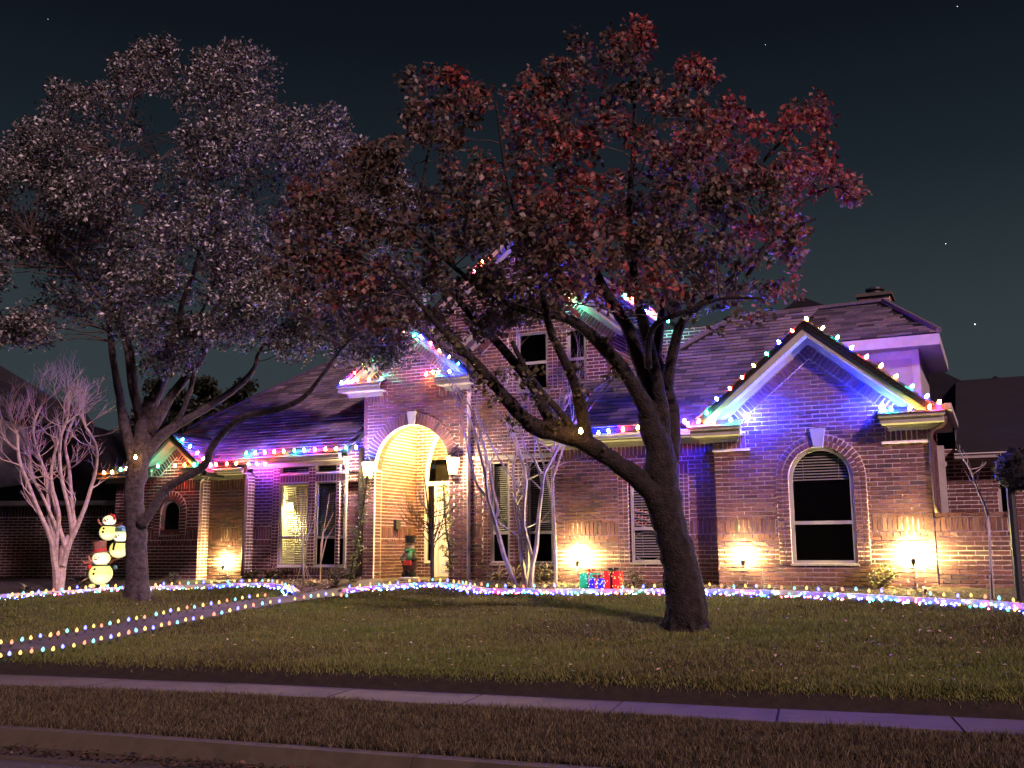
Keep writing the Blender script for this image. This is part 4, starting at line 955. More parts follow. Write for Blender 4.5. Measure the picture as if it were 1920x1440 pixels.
mdep = [rr_.uniform(-1, 1) for _ in mac]; cen = []; rad = []; cnt = []
for x, y, k_ in pp:
    ex = (x - 310) / 480; ey = (y - 370) / 310; h_ = math.sqrt(max(1 - min(ex * ex + ey * ey, .93), .07)); dy = max(-1, min(1, mdep[k_] + random.gauss(0, .12))) * 3.3 * h_
    if x > 620: dy = abs(dy) * .6
    c = at(x, y, OY + dy); r = random.uniform(.16, .40); cen.append(tuple(c)); rad.append(r); cnt.append(int(r * r * 1500 * random.uniform(.3, 1.5)))
mb = MB(); twigs_to(cen[::2], SP, SR, mb, .10, .010, 4); mb.build('twigs', M['twig'], oak, kind='stuff')
leaf_cloud('crown', cen, rad, cnt, .085, [(.07, .07, .06), (.14, .13, .12), (.03, .032, .026), (.045, .045, .038), (.38, .36, .34)], M['leaf'], oak, 'stuff', upbias=.2, aspect=.5)

# ------------------------------------------------------------------ bare trees
def grow(mb, p, d, L, r, depth, rnd, spread=.5, upw=.25, sides=5, kmin=2, kmax=3, ends=None, shrink=.72):
    n_ = 4; pts = [p]; q = p; dd = d.normalized()
    for i in range(n_):
        dd = (dd + Vector((rnd.gauss(0, .10), rnd.gauss(0, .10), rnd.gauss(0, .06) + upw * .06))).normalized(); q = q + dd * (L / n_); pts.append(q)
    mb.tube(pts, [r * (1 - .35 * i / n_) for i in range(n_ + 1)], max(sides, 3), cap=False)
    if depth <= 0:
        if ends is not None: ends.append(q)
        return
    for k in range(rnd.randint(kmin, kmax)):
        ax = Vector((rnd.gauss(0, 1), rnd.gauss(0, 1), rnd.gauss(0, 1))).cross(dd).normalized(); an = rnd.uniform(.25, 1) * spread
        nd = (dd * math.cos(an) + ax * math.sin(an) + ZD * upw * .3).normalized()
        grow(mb, pts[-1] if k == 0 else pts[rnd.randint(2, n_)], nd, L * shrink * rnd.uniform(.75, 1.15), r * .6, depth - 1, rnd, spread, upw, sides - 1, kmin, kmax, ends, shrink)
# left crape myrtle
cb_ = gh(112, 1106); CY = cb_.y; rnd = random.Random(11)
cm = thing('crape_myrtle', 'bare multi-stemmed crape myrtle at far left, glowing pink in the light', 'tree', cb_)
mb = MB(); TC_ = lambda l, a=0, b_=0: T(l, a, b_, CY)
stems = [TC_([(108, 1108, 9), (106, 1070, 8), (100, 1040, 6), (95, 1010, 5), (70, 950, 4), (50, 900, 3.6), (36, 860, 3.4), (33, 815, 3)], 0, -.5),
         TC_([(108, 1080, 7), (104, 1040, 6), (98, 1000, 5), (92, 960, 4), (88, 900, 3.6), (68, 840, 3.2), (62, 800, 3), (78, 760, 2.4)], 0, .4),
         TC_([(104, 1050, 6), (108, 1000, 4), (110, 960, 4), (96, 900, 3.4), (105, 840, 3), (125, 790, 2.6), (130, 750, 2)], 0, -.3),
         TC_([(112, 1108, 9), (118, 1060, 8), (120, 1020, 6), (140, 990, 5), (135, 950, 4), (130, 880, 3.4), (122, 830, 3), (140, 780, 2.4)], 0, .5),
         TC_([(118, 1060, 7), (130, 1020, 6), (146, 985, 5), (160, 950, 4.4), (175, 900, 3.8), (182, 860, 3.4), (178, 830, 3), (160, 800, 2.6)], 0, -.2),
         TC_([(124, 1030, 5), (112, 990, 4), (100, 940, 3.4), (88, 890, 3), (70, 860, 2.6)], 0, .5),
         TC_([(136, 1000, 5), (128, 950, 4), (116, 900, 3.4), (112, 850, 3), (118, 800, 2.4)], 0, -.5),
         TC_([(110, 1000, 4), (85, 940, 3), (60, 890, 2.6), (52, 840, 2.2), (30, 800, 2)], 0, .3)]
ends = []
for s_ in stems:
    o_, r_ = limb(mb, s_, 6, .06)
    for i in range(len(o_) // 2, len(o_), 2):
        d = Vector((rnd.gauss(0, 1), rnd.gauss(0, .8), rnd.uniform(.2, 1.2))); grow(mb, o_[i], d, rnd.uniform(.26, .40), max(r_[i] * .5, .009), 3, rnd, .7, .5, 4, 2, 3, ends, .75)
    for k in range(5): grow(mb, o_[-1], (o_[-1] - o_[-3]).normalized() + Vector((rnd.gauss(0, .5), rnd.gauss(0, .5), .3)), rnd.uniform(.28, .42), max(r_[-1] * .6, .010), 4, rnd, .62, .4, 4, 2, 3, ends, .75)
mb.build('trunk', M['palebark'], cm)
es = [tuple(e) for e in ends if e.x > cb_.x + .3 and random.random() < .05]
leaf_cloud('dry_leaves', es, [.10] * len(es), [7] * len(es), .05, [(.16, .09, .05)], M['leaf'], cm, 'stuff')
# centre crape myrtle in front of the middle wall
cb2 = gh(985, 1102); DYc = cb2.y; rnd = random.Random(13)
cm2 = thing('crape_myrtle', 'bare multi-stemmed crape myrtle in front of the narrow windows right of the porch', 'tree', cb2)
mb = MB(); TD = lambda l, a=0, b_=0: T(l, a, b_, DYc)
stems = [TD([(970, 1104, 5), (958, 1075, 5.5), (945, 1040, 5.5), (933, 995, 5), (920, 950, 4.5), (914, 930, 4.5), (910, 890, 4), (900, 850, 3.6), (890, 810, 3)], 0, -.3),
         TD([(914, 932, 4), (898, 915, 3), (888, 890, 2.6), (878, 850, 2.2), (868, 800, 2)], -.1, -.4),
         TD([(928, 970, 4), (934, 955, 3.4), (925, 920, 3), (918, 880, 2.8), (905, 830, 2.4), (880, 760, 2), (850, 720, 1.5)], -.1, .3),
         TD([(985, 1104, 6), (982, 1070, 5.5), (976, 1030, 5), (974, 990, 4.5), (968, 960, 4), (965, 920, 3.6), (962, 880, 3.4), (968, 840, 3), (960, 790, 2.4)], 0, .3),
         TD([(984, 1095, 6), (990, 1050, 5), (985, 1010, 5), (982, 980, 4.5), (984, 930, 4.2), (986, 900, 4), (975, 850, 3.4), (960, 800, 3), (950, 740, 2.2), (965, 680, 1.6)], .1, .1),
         TD([(995, 1104, 6), (998, 1060, 5.5), (1006, 1020, 5), (1010, 970, 4.4), (1016, 920, 4), (1020, 890, 3.4), (1035, 860, 2.6), (1050, 830, 2)], 0, -.3),
         TD([(1000, 1050, 5), (988, 1010, 4), (984, 990, 3.8)], 0, .1),
         TD([(1016, 905, 3), (1005, 870, 2.4), (985, 840, 2.2), (975, 800, 2)], 0, .2),
         TD([(984, 930, 3.2), (960, 895, 2.2), (935, 860, 2), (915, 820, 1.6)], -.1, -.3)]
for s_ in stems:
    o_, r_ = limb(mb, s_, 6, .06)
    for i in range(int(len(o_) * .55), len(o_), 3): grow(mb, o_[i], Vector((rnd.gauss(0, 1), rnd.gauss(0, .6), rnd.uniform(.4, 1.4))), rnd.uniform(.3, .55), r_[i] * .5, 2, rnd, .6, .6, 4, 2, 2, None, .85)
    grow(mb, o_[-1], (o_[-1] - o_[-3]).normalized(), .6, r_[-1] * .8, 3, rnd, .5, .4, 4, 2, 3, None, .85)
mb.build('trunk', M['greybark'], cm2)
# pale climbing twigs high on the middle wall (tall bare tree behind the limbs)
cb3 = gh(1050, 1099); rnd = random.Random(17)
cm3 = thing('crape_myrtle', 'tall bare tree whose pale upper twigs fan over the upper storey windows', 'tree', cb3)
mb = MB()
for l in ([(1042, 1100, 4), (1040, 1000, 3.6), (1036, 900, 3.2), (1040, 830, 3), (1052, 780, 2.6), (1062, 740, 2)], [(1040, 960, 3), (1022, 880, 2.6), (1000, 800, 2.4), (990, 750, 2), (985, 700, 1.6)], [(1036, 900, 2.8), (1060, 830, 2.2), (1085, 780, 2), (1105, 740, 1.6)]):
    o_, r_ = limb(mb, T(l, 0, .1, cb3.y), 5, .05)
    for i in range(len(o_) // 2, len(o_), 2): grow(mb, o_[i], Vector((rnd.gauss(0, 1), rnd.gauss(0, .4), rnd.uniform(.5, 1.6))), rnd.uniform(.4, .6), r_[i] * .6, 3, rnd, .55, .5, 4, 2, 3, None, .8)
mb.build('trunk', M['palebark'], cm3)
# young fan-shaped tree in front of the porch
yb = gh(811, 1094); rnd = random.Random(19)
yt = thing('young_tree', 'slim bare young tree with a fan of fine branches before the porch', 'tree', yb)
mb = MB(); o_, r_ = limb(mb, T([(811, 1096, 5), (810, 1050, 4.6), (811, 1020, 4), (806, 980, 2.6), (800, 930, 1.8), (795, 890, 1.0)], 0, 0, yb.y), 6, .03)
base_ = at(811, 1022, yb.y)
for i in range(26):
    x = 735 + 135 * (i + rnd.random()) / 26; y = 890 + abs(x - 800) * .55 + rnd.uniform(0, 30); e = at(x, y, yb.y + rnd.uniform(-.4, .4)); st = at(810 + rnd.uniform(-2, 2), rnd.uniform(960, 1045), yb.y); mid = (st + e) / 2 + Vector(((e.x - st.x) * .18, 0, -.10))
    mb.tube([st, mid, e], [.012, .008, .003], 4, cap=False)
    for k in range(5):
        t = rnd.uniform(.35, .95); q = st.lerp(mid, t * 2) if t < .5 else mid.lerp(e, t * 2 - 1); mb.tube([q, q + Vector(((e.x - st.x) * .12 + rnd.gauss(0, .05), rnd.gauss(0, .05), rnd.uniform(.1, .25)))], [.005, .002], 3, cap=False)
mb.build('trunk', M['twig'], yt)
# small bare plant at the lit window
pb = gh(570, 1098); pt_ = thing('bare_shrub', 'small leafless shrub in front of the yellow lit window', 'shrub', pb); rnd = random.Random(23); mb = MB()
for i in range(14):
    x = 525 + 75 * (i + rnd.random()) / 14; e = at(x, 905 + abs(x - 562) * 1.6 + rnd.uniform(0, 25), pb.y); st = at(568 + rnd.uniform(-3, 3), rnd.uniform(1000, 1060), pb.y); mid = (st + e) / 2 + Vector(((e.x - st.x) * .15, 0, -.06)); mb.tube([st, mid, e], [.010, .007, .003], 4, cap=False)
mb.tube([pb, at(568, 1055, pb.y), at(567, 1010, pb.y), at(565, 960, pb.y)], [.03, .025, .018, .01], 6)
for dx in (-14, 12, 18): mb.tube([at(568 + dx, 1096, pb.y), at(568, 1048, pb.y)], [.01, .008], 4)
mb.build('stems', M['greybark'], pt_)
# stems before the second window
pb = gh(618, 1092); pt_ = thing('bare_shrub', 'few pale budding stems before the dark window left of the porch', 'shrub', pb); mb = MB()
for l in ([(600, 1090), (602, 1020), (610, 975), (618, 925)], [(602, 1040), (606, 1000), (625, 962)], [(600, 1060), (612, 1010), (628, 985)]): mb.tube([at(x, y, pb.y) for x, y in l], [.016, .012, .010, .005][:len(l)], 5)
mb.build('stems', M['palebark'], pt_)
# right sapling before the garden wall
sb_ = gh(1860, 1124); sp_ = thing('sapling', 'thin pale sapling leaning left in front of the garden wall', 'tree', sb_); mb = MB(); rnd = random.Random(29)
o_, r_ = limb(mb, T([(1860, 1122, 3.4), (1858, 1060, 3), (1855, 1010, 2.6), (1850, 960, 2.4), (1832, 915, 2), (1818, 880, 1.6), (1805, 860, 1)], 0, 0, sb_.y), 6, .04)
for i in range(7, len(o_), 1): grow(mb, o_[i], Vector((rnd.gauss(0, 1), rnd.gauss(0, .4), rnd.uniform(.3, 1.2))), rnd.uniform(.15, .3), .006, 1, rnd, .5, .4, 3, 1, 2)
mb.build('trunk', M['greybark'], sp_)

# ------------------------------------------------------------------ leafy plants
def vine(name, label, pts, n_, rad_, Yv):
    root = thing(name, label, 'shrub', Yv); mb = MB(); P = [Vector(p) for p in pts]; mb.tube(P, [.02] * len(P), 5); mb.build('stem', M['twig'], root)
    cs = []; 
    for i in range(n_): t = (i + .5) / n_ * (len(P) - 1); k = min(int(t), len(P) - 2); cs.append(tuple(P[k].lerp(P[k + 1], t - k) + Vector((random.gauss(0, .05), random.gauss(0, .05), 0))))
    leaf_cloud('foliage', cs, [rad_ * random.uniform(.7, 1.3) for _ in cs], [42] * n_, .055, [(.10, .11, .05), (.15, .15, .08), (.07, .08, .04)], M['leaf'], root, 'stuff')
vb = gh(664, 1096); vine('leafy_shrub', 'tall narrow leafy shrub climbing beside the left porch lantern', [at(x, y, vb.y) for x, y in ((656, 1090), (662, 1050), (670, 1010), (680, 960), (685, 920), (689, 893))], 26, .13, vb)
vb2 = gh(834, 1090); vine('leafy_shrub', 'narrow leafy shrub climbing beside the right porch lantern', [at(x, y, vb2.y) for x, y in ((846, 1070), (842, 1030), (836, 990), (833, 950), (832, 905))], 20, .10, vb2)
def bush(name, label, px, py, r_px, n_=7, cols=((.07, .08, .03), (.12, .12, .06), (.16, .14, .08)), size=.05, cat='shrub', dens=60):
    b_ = gh(px, py + r_px * .9); Yb = b_.y; root = thing(name, label, cat, b_); cs = []; r = r_px * px2m(Yb); c0 = at(px, py, Yb); mb = MB()
    for i in range(n_):
        c = c0 + Vector((random.gauss(0, r * .45), random.gauss(0, r * .35), random.uniform(-.5, .5) * r)); cs.append(tuple(c)); mb.tube([b_, (b_ + c) / 2 + Vector((random.gauss(0, .04), 0, 0)), c], [.012, .008, .004], 4)
    mb.build('stems', M['twig'], root); leaf_cloud('foliage', cs, [r * .5] * n_, [dens] * n_, size, list(cols), M['leaf'], root, 'stuff')
bush('low_shrub', 'small rounded shrub below the light at the left of the arched window', 1403, 1076, 18, 6, dens=34)
bush('low_shrub', 'dark rounded shrub under the arched window', 1533, 1073, 27, 9, dens=50)
bush('low_shrub', 'small pale-leaved shrub right of the arched window', 1660, 1080, 26, 9, ((.20, .18, .10), (.14, .13, .07)), dens=44)
bush('low_shrub', 'twiggy low shrub beside the wall behind the red present', 1190, 1080, 22, 7, ((.05, .045, .03), (.08, .07, .04)), dens=26)
bush('low_shrub', 'dark leafy shrub beneath the small arched window', 325, 1085, 16, 6, dens=36)
bush('low_shrub', 'dark twiggy shrub left of the crape myrtle base by the downspout', 905, 1062, 26, 8, ((.07, .06, .04), (.05, .05, .03)), dens=40)
bush('low_shrub', 'brown leafy shrub left of the glowing wall light and right of the myrtle', 1025, 1072, 24, 8, ((.12, .08, .05), (.08, .07, .04)), dens=44)
bush('low_shrub', 'dark shrub beneath the dark window left of the porch', 630, 1078, 22, 8, ((.06, .05, .05), (.08, .06, .05)), dens=44)
def strappy(label, px, py, n_, L, cols, w=.05, name='strap_leaf_plant', lean=1.0):
    b_ = gh(px, py); root = thing(name, label, 'plant', b_); 
    for i in range(n_):
        mb = MB(); a = 2 * PI * random.random(); d = Vector((math.cos(a), math.sin(a), 0)) * lean; l = L * random.uniform(.6, 1.15); s_ = Vector((-math.sin(a), math.cos(a), 0)); prev = None; up_ = random.uniform(.55, 1.1)
        for k in range(6):
            t = k / 5; c = b_ + d * (l * t * (.25 + .6 * t)) + ZD * (l * (up_ * t - .55 * t * t)); ww = w * math.sin(PI * min(t * .9 + .08, 1)) * .5 + .002; cur = (c - s_ * ww, c + ZD * -.004, c + s_ * ww)
            if prev: mb.quad(prev[0], prev[1], cur[1], cur[0]); mb.quad(prev[1], prev[2], cur[2], cur[1])
            prev = cur
        mb.build('leaf', cols[i % len(cols)], root)
M['gleaf'] = surf('broad green leaf', (.10, .12, .05), (.22, .22, .12), 12, .5, .1); M['dleaf'] = surf('dry tan leaf', (.30, .20, .12), (.42, .30, .20), 12, .7, .1); M['ddleaf'] = surf('brown leaf', (.12, .08, .05), (.2, .13, .08), 12, .7, .1)
strappy('broad-leaved plant at the foot of the left downspout', 468, 1086, 26, .55, [M['gleaf'], M['gleaf'], M['dleaf']], .07)
strappy('broad-leaved plant between the left downspout and the lit window', 505, 1086, 24, .5, [M['gleaf'], M['dleaf']], .07)
strappy('broad-leaved plant directly below the yellow lit window', 532, 1086, 26, .6, [M['gleaf'], M['gleaf'], M['dleaf']], .07)
strappy('small tan dried plant in the bed beside the walkway edge', 590, 1099, 16, .32, [M['dleaf']], .05)
strappy('tan strap-leaved plant right of the porch opening', 862, 1085, 22, .5, [M['dleaf'], M['gleaf']], .035)
strappy('arching dry ornamental grass left of the crape myrtle base', 935, 1090, 34, .8, [M['dleaf'], M['ddleaf'], M['gleaf']], .03)
strappy('arching dry ornamental grass touching the crape myrtle stems', 965, 1093, 30, .75, [M['dleaf'], M['ddleaf'], M['dleaf']], .03)
strappy('dry tufted plant between myrtle and bright wall light', 1010, 1093, 22, .5, [M['ddleaf'], M['dleaf']], .03)
strappy('dry tufted plant under the bright wall light near the presents', 1080, 1092, 16, .4, [M['ddleaf'], M['dleaf']], .03)
strappy('small green plant at far left below the crape myrtle', 50, 1110, 18, .4, [M['gleaf']], .05)
strappy('small green plant right of the far left crape myrtle', 150, 1103, 18, .45, [M['gleaf'], M['gleaf'], M['dleaf']], .05)
strappy('low pale plant on the mulch right of the big trunk', 1362, 1110, 12, .22, [M['dleaf']], .03)
strappy('low dry plant on the mulch below the right wall light', 1735, 1116, 12, .25, [M['dleaf'], M['ddleaf']], .04)
# round dark topiary on a pole at the right edge
tp0 = W(9.9, 1.2, .9); tpp = at(1907, 882, 14.4)
tp = thing('topiary_tree', 'dark round-headed tree standing behind the garden wall at right edge', 'tree', (tpp.x - .12, tpp.y, .85)); mb = MB(); mb.tube([Vector((tpp.x - .12, tpp.y, .85)), Vector((tpp.x - .12, tpp.y, tpp.z))], .06, 8); mb.build('trunk', M['black'], tp)
leaf_cloud('crown', [tuple(tpp)] * 1, [.33], [2600], .05, [(.003, .004, .003)], M['leaf'], tp, 'stuff', flat=1); mb = MB(); mb.lathe(tpp, [(.30 * math.sin(PI * i / 8) + .001, -.30 * math.cos(PI * i / 8)) for i in range(9)], 14); mb.build('crown_core', M['roofdark'], tp)
# background tree crowns
for i, (x, y, r, lab) in enumerate(((300, 790, 55, 'dark tree crown behind the left roof, left one'), (385, 760, 60, 'dark tree crown behind the left roof, seen right of the oak limbs'))):
    b_ = at(x, 1040, 44); root = thing('background_tree', lab, 'tree', (b_.x, b_.y, 0)); c0 = at(x, y, 44); mb = MB(); mb.tube([Vector((b_.x, b_.y, 0)), c0], [.3, .1], 6); mb.build('trunk', M['bark'], root)
    rr = r * px2m(44); cs = [tuple(c0 + Vector((random.gauss(0, rr * .6), random.gauss(0, rr * .5), random.gauss(0, rr * .45)))) for _ in range(26)]
    leaf_cloud('crown', cs, [rr * .35] * 26, [260] * 26, .22, [(.02, .025, .015)], M['leaf'], root, 'stuff')

# ------------------------------------------------------------------ grass
def blades(n_, region, hmin, hmax, width, colfun, name, label):
    pts = region(n_); k = len(pts); X, Yy, Z = pts[:, 0], pts[:, 1], pts[:, 2]; a = rng.uniform(0, 2 * PI, k); h = rng.uniform(hmin, hmax, k) * (.55 + .45 * (np.sin(X * 2.9 + np.sin(Yy * 3.1) * 2) * np.sin(Yy * 4.3 + X * 1.7) + 1)) * (1 + .8 * (rng.random(k) > .96)); w = width * rng.uniform(.6, 1.4, k)
    lean = rng.normal(0, .55, (k, 2)) * h[:, None]
    V = np.empty((k, 3, 3)); V[:, 0] = np.stack([X - np.cos(a) * w, Yy - np.sin(a) * w, Z - .01], 1); V[:, 1] = np.stack([X + np.cos(a) * w, Yy + np.sin(a) * w, Z - .01], 1); V[:, 2] = np.stack([X + lean[:, 0], Yy + lean[:, 1], Z + h], 1)
    col = colfun(pts); col = np.concatenate([col, np.ones((k, 1))], 1); o = npmesh(name, V.reshape(-1, 3), np.arange(k * 3).reshape(-1, 3), M['grass'], None, 'stuff', np.repeat(col, 3, axis=0)); o['label'] = label; return o
snx, sny = [p.x for p in SW_NEAR], [p.y for p in SW_NEAR]
ewx = [p.x for p in edgeL] + [p.x for p in edgeR]; ewy = [p.y for p in edgeL] + [p.y for p in edgeR]; oi = np.argsort(ewx); ewx = np.array(ewx)[oi]; ewy = np.array(ewy)[oi]
wAx = np.array([p.x for p in A]); wAy = np.array([p.y for p in A]); wBx = np.array([p.x for p in B]); wBy = np.array([p.y for p in B])
gv = np.vectorize(ground)
def reg_lawn(n_):
    u = rng.random(n_ * 3); Y = 8.6 + (22.5 - 8.6) * u ** 1.35; X = Y * rng.uniform(-.60, .60, n_ * 3)
    s = np.interp(X, sfx, sfy); e = np.interp(X, ewx, ewy); m_ = (Y > s + .40 - np.abs(rng.normal(0, .05, len(Y)))) & (Y < e - .02)  # turf held back so the darkened bank shows as a shaded band
    wa = np.interp(X, wAx, wAy); wb = np.interp(X, wBx, wBy); m_ &= ~((Y > wa - .02) & (Y < wb + .02) & (X < wBx.max()))
    X, Y = X[m_][:n_], Y[m_][:n_]; return np.stack([X, Y, gv(X, Y)], 1)
def reg_strip(n_):
    X = rng.uniform(-8.5, 6.5, n_ * 2); b0 = np.interp(X, cbx, cby) + .02; b1 = np.interp(X, snx, sny) - .05 + rng.normal(0, .03, len(X)); Y = b0 + (b1 - b0) * rng.random(n_ * 2); m_ = np.abs(X) < Y * .60
    X, Y = X[m_][:n_], Y[m_][:n_]; return np.stack([X, Y, np.zeros(len(X))], 1)
def lawncol(P):
    k = len(P); f = .6 * np.sin(P[:, 0] * 1.3 + P[:, 1] * .7) + .6 * np.sin(P[:, 1] * 2.1 - P[:, 0] * .5) + rng.normal(0, 1.1, k)
    tan, green, brown = np.array([.165, .160, .052]), np.array([.095, .125, .026]), np.array([.050, .043, .018])
    col = np.where((f > .5)[:, None], green, np.where((f > -1)[:, None], tan, brown)); return col * rng.uniform(.5, 1.3, k)[:, None]
def stripcol(P):
    k = len(P); r = rng.random(k); tan, red_, dk = np.array([.125, .10, .052]), np.array([.040, .032, .016]), np.array([.009, .008, .005])
    return np.where((r > .6)[:, None], tan, np.where((r > .3)[:, None], red_, dk)) * rng.uniform(.5, 1.3, k)[:, None]
blades(430000, reg_lawn, .022, .055, .0055, lawncol, 'grass', 'dormant mown lawn between house and sidewalk')
blades(200000, reg_strip, .022, .055, .004, stripcol, 'grass', 'brownish grass strip between sidewalk and kerb')
# fallen leaves on lawn, kerb and pavement
def litter(n_, fn, sz, name, label, cols):
    P = fn(n_); cs = [tuple(p) for p in P]; return leaf_cloud(name, cs, [.004] * len(cs), [1] * len(cs), sz, cols, M['leaf'], None, 'stuff', upbias=3, flat=.3)
def rl_(n_): p = reg_lawn(n_); p[:, 2] += .06; return p
o = litter(620, rl_, .055, 'fallen_leaves', '', [(.35, .22, .15), (.2, .09, .05), (.45, .35, .28)]); o['label'] = 'fallen leaves scattered over the lawn'
def rs_(n_):
    X = rng.uniform(-4.5, 1.5, n_); Y = np.interp(X, cbx, cby) - rng.uniform(.36, .62, n_); return np.stack([X, Y, np.full(n_, -.125) + rng.uniform(0, .04, n_)], 1)
o = litter(900, rs_, .05, 'fallen_leaves', '', [(.05, .03, .02), (.1, .05, .035), (.03, .02, .015)]); o['label'] = 'dark wet leaves lying in the gutter'
def rm_(n_):
    i = rng.integers(0, len(edgeR), n_); j = rng.integers(0, len(edgeL), n_); P = []
    for a_, b_ in zip(i[:n_ // 2], j[:n_ // 2]):
        for p in (edgeR[a_], edgeL[b_]): q = p + VD * random.uniform(.2, 1.6); P.append((q.x, q.y, max(ground(q.x, q.y), ground(p.x, p.y)) + .03))
    return np.array(P)
o = litter(2600, rm_, .06, 'fallen_leaves', '', [(.14, .08, .05), (.22, .13, .08), (.06, .04, .03), (.3, .2, .13)]); o['label'] = 'dry leaves and bark chips on the flower beds'

# ------------------------------------------------------------------ the lights
COL = {'b': (.012, .02, 1.0), 'g': (.02, .75, .42), 'r': (1.0, .05, .025), 'o': (1.0, .17, .03), 'y': (1.0, .52, .06), 'p': (1.0, .08, .22), 'w': (.75, .85, 1.0), 'c': (.15, .75, .9)}
CN = {'b': 'blue', 'g': 'green', 'r': 'red', 'o': 'orange', 'y': 'yellow', 'p': 'pink', 'w': 'white', 'c': 'teal'}
ROOF_S = {'b': 3800, 'g': 360, 'r': 800, 'o': 380, 'y': 150, 'p': 650}
PATH_S = {'b': 4.0, 'g': 1.8, 'r': 1.8, 'o': 1.6, 'y': 1.5, 'c': 1.5}
for k, c in COL.items():
    M['roof_' + k] = glow('roof bulb ' + CN[k], c, ROOF_S.get(k, 100)); 
    c2 = tuple(min(1, x * .85 + .12) for x in c); M['path_' + k] = glow('path bulb ' + CN[k], c2, PATH_S.get(k, 1.3)); M['edge_' + k] = glow('edging bulb ' + CN[k], tuple(min(1, x * .97 + .02) for x in c), {'b': 62, 'w': 10, 'c': 13, 'p': 22, 'r': 20}.get(k, 11))
def bulb_mesh(key, r, h, sides, prof, mat):
    kk = ('bulb', key)
    if kk not in MESH:
        mb = MB(); mb.lathe(Vector((0, 0, 0)), prof, sides); me = bpy.data.meshes.new('bulb'); me.from_pydata([tuple(v) for v in mb.v], [], mb.f); me.materials.append(mat)
        me.polygons.foreach_set('use_smooth', [True] * len(me.polygons)); MESH[kk] = me
    return MESH[kk]
C9 = [(.010, 0), (.021, .012), (.026, .03), (.022, .052), (.012, .07), (.002, .08)]
JB = [(.012, 0), (.026, .012), (.032, .032), (.026, .055), (.014, .075), (.002, .088)]
EB_ = [(.007, 0), (.0145, .012), (.011, .028), (.003, .038)]
SOCK = None
def sock_mesh():
    if 'sock' not in MESH:
        mb = MB(); mb.lathe(Vector((0, 0, -.035)), [(.011, 0), (.012, .035)], 7); me = bpy.data.meshes.new('socket'); me.from_pydata([tuple(v) for v in mb.v], [], mb.f); me.materials.append(M['cord']); MESH['sock'] = me
    return MESH['sock']
def place(p, up_=ZD):
    q = up_.normalized().to_track_quat('Z', 'Y').to_matrix().to_4x4(); q.translation = p; return q
def string(label, pts, v, group='coloured light strings on the house', tilt=None, cord=True, scale=1.0):
    """pts: (px, py, colour) or (px, py, colour, v); bulbs stand just above the eave"""
    P = []
    for q in pts: P.append((hw(q[0], q[1] - (2 if tilt else 0), q[3] if len(q) > 3 else v), q[2], len(q) > 4))
    root = thing('light_string', label, 'string lights', P[0][0] - ZD * .05, 0, group)
    if cord and len(P) > 1:
        mb = MB(); mb.tube([p - ZD * .045 + Vector((0, 0, random.uniform(-.006, .004))) for p, c, g_ in P], .005, 4); mb.build('cord', M['cord'], root)
    for p, c, big in P:
        up_ = (tilt or ZD) + Vector((random.gauss(0, .12), random.gauss(0, .12), 0)); m4 = place(p - up_.normalized() * .035, up_)
        o = inst('bulb', bulb_mesh('roof' + c, 0, 0, 8, C9, M['roof_' + c]), m4 @ Matrix.Scale(1.75 if big else 1.0, 4), root, CN[c] + ' bulb'); inst('socket', sock_mesh(), place(p - up_.normalized() * .037, up_), root)
TL_ = (-UD * .7 + ZD).normalized(); TRt = (UD * .7 + ZD).normalized()
string('bulbs up the left slope of the right bay gable', [(1344, 750, 'b'), (1369, 731, 'r'), (1392, 710, 'r'), (1414, 688, 'y'), (1438, 666, 'g'), (1461, 644, 'b'), (1486, 623, 'r'), (1512, 600, 'o')], -.315, tilt=TL_)
string('bulbs down the right slope of the right bay gable', [(1542, 617, 'y'), (1570, 635, 'g'), (1597, 654, 'b'), (1625, 671, 'r'), (1652, 688, 'o'), (1680, 708, 'y'), (1710, 727, 'g'), (1738, 745, 'b'), (1761, 756, 'r')], -.315, tilt=TRt)
string('bulbs on the left eave return of the right bay', [(1283, 790, 'b'), (1290, 796, 'p'), (1310, 790, 'o'), (1325, 774, 'g'), (1338, 791, 'y'), (1370, 788, 'g'), (1401, 785, 'b', -.22, 1)], -.39)
string('bulbs on the right eave return beside the downspout', [(1654, 768, 'b', -.22, 1), (1671, 767, 'g'), (1706, 765, 'y'), (1743, 763, 'o')], -.39)
string('bulbs along the low eave right of the centre windows', [(1122, 812, 'b'), (1141, 808, 'b'), (1168, 805, 'r'), (1196, 802, 'y'), (1222, 799, 'g'), (1250, 796, 'r')], -.04)
string('bulbs up the left slope of the porch gable', [(665, 701, 'r'), (680, 687, 'y'), (699, 672, 'g'), (718, 655, 'b'), (737, 640, 'r'), (756, 626, 'o'), (770, 612, 'y')], TV - .315, tilt=TL_)
string('bulbs down the right slope of the porch gable', [(776, 632, 'g'), (790, 632, 'b'), (808, 645, 'p'), (824, 659, 'o'), (843, 671, 'y'), (860, 684, 'g')], TV - .315, tilt=TRt)
string('bulbs on the left eave return of the porch gable', [(640, 718, 'b'), (652, 715, 'p'), (670, 713, 'o'), (692, 712, 'y'), (715, 710, 'g', TV - .2)], TV - .39)
string('bulbs on the right eave return of the porch gable', [(799, 702, 'o', TV - .2), (812, 698, 'y'), (822, 700, 'g'), (843, 697, 'b')], TV - .39)
string('long row of bulbs over the left windows', [(462, 850, 'g'), (478, 849, 'b'), (496, 848, 'p'), (514, 847, 'r'), (532, 846, 'y'), (552, 845, 'g'), (570, 844, 'b'), (590, 843, 'p'), (610, 842, 'o'), (630, 841, 'y'), (649, 840, 'g'), (668, 839, 'b')], LV - .39)
string('short row of bulbs above the left downspout', [(466, 869, 'g'), (482, 869, 'b'), (497, 870, 'p')], LV - .30)
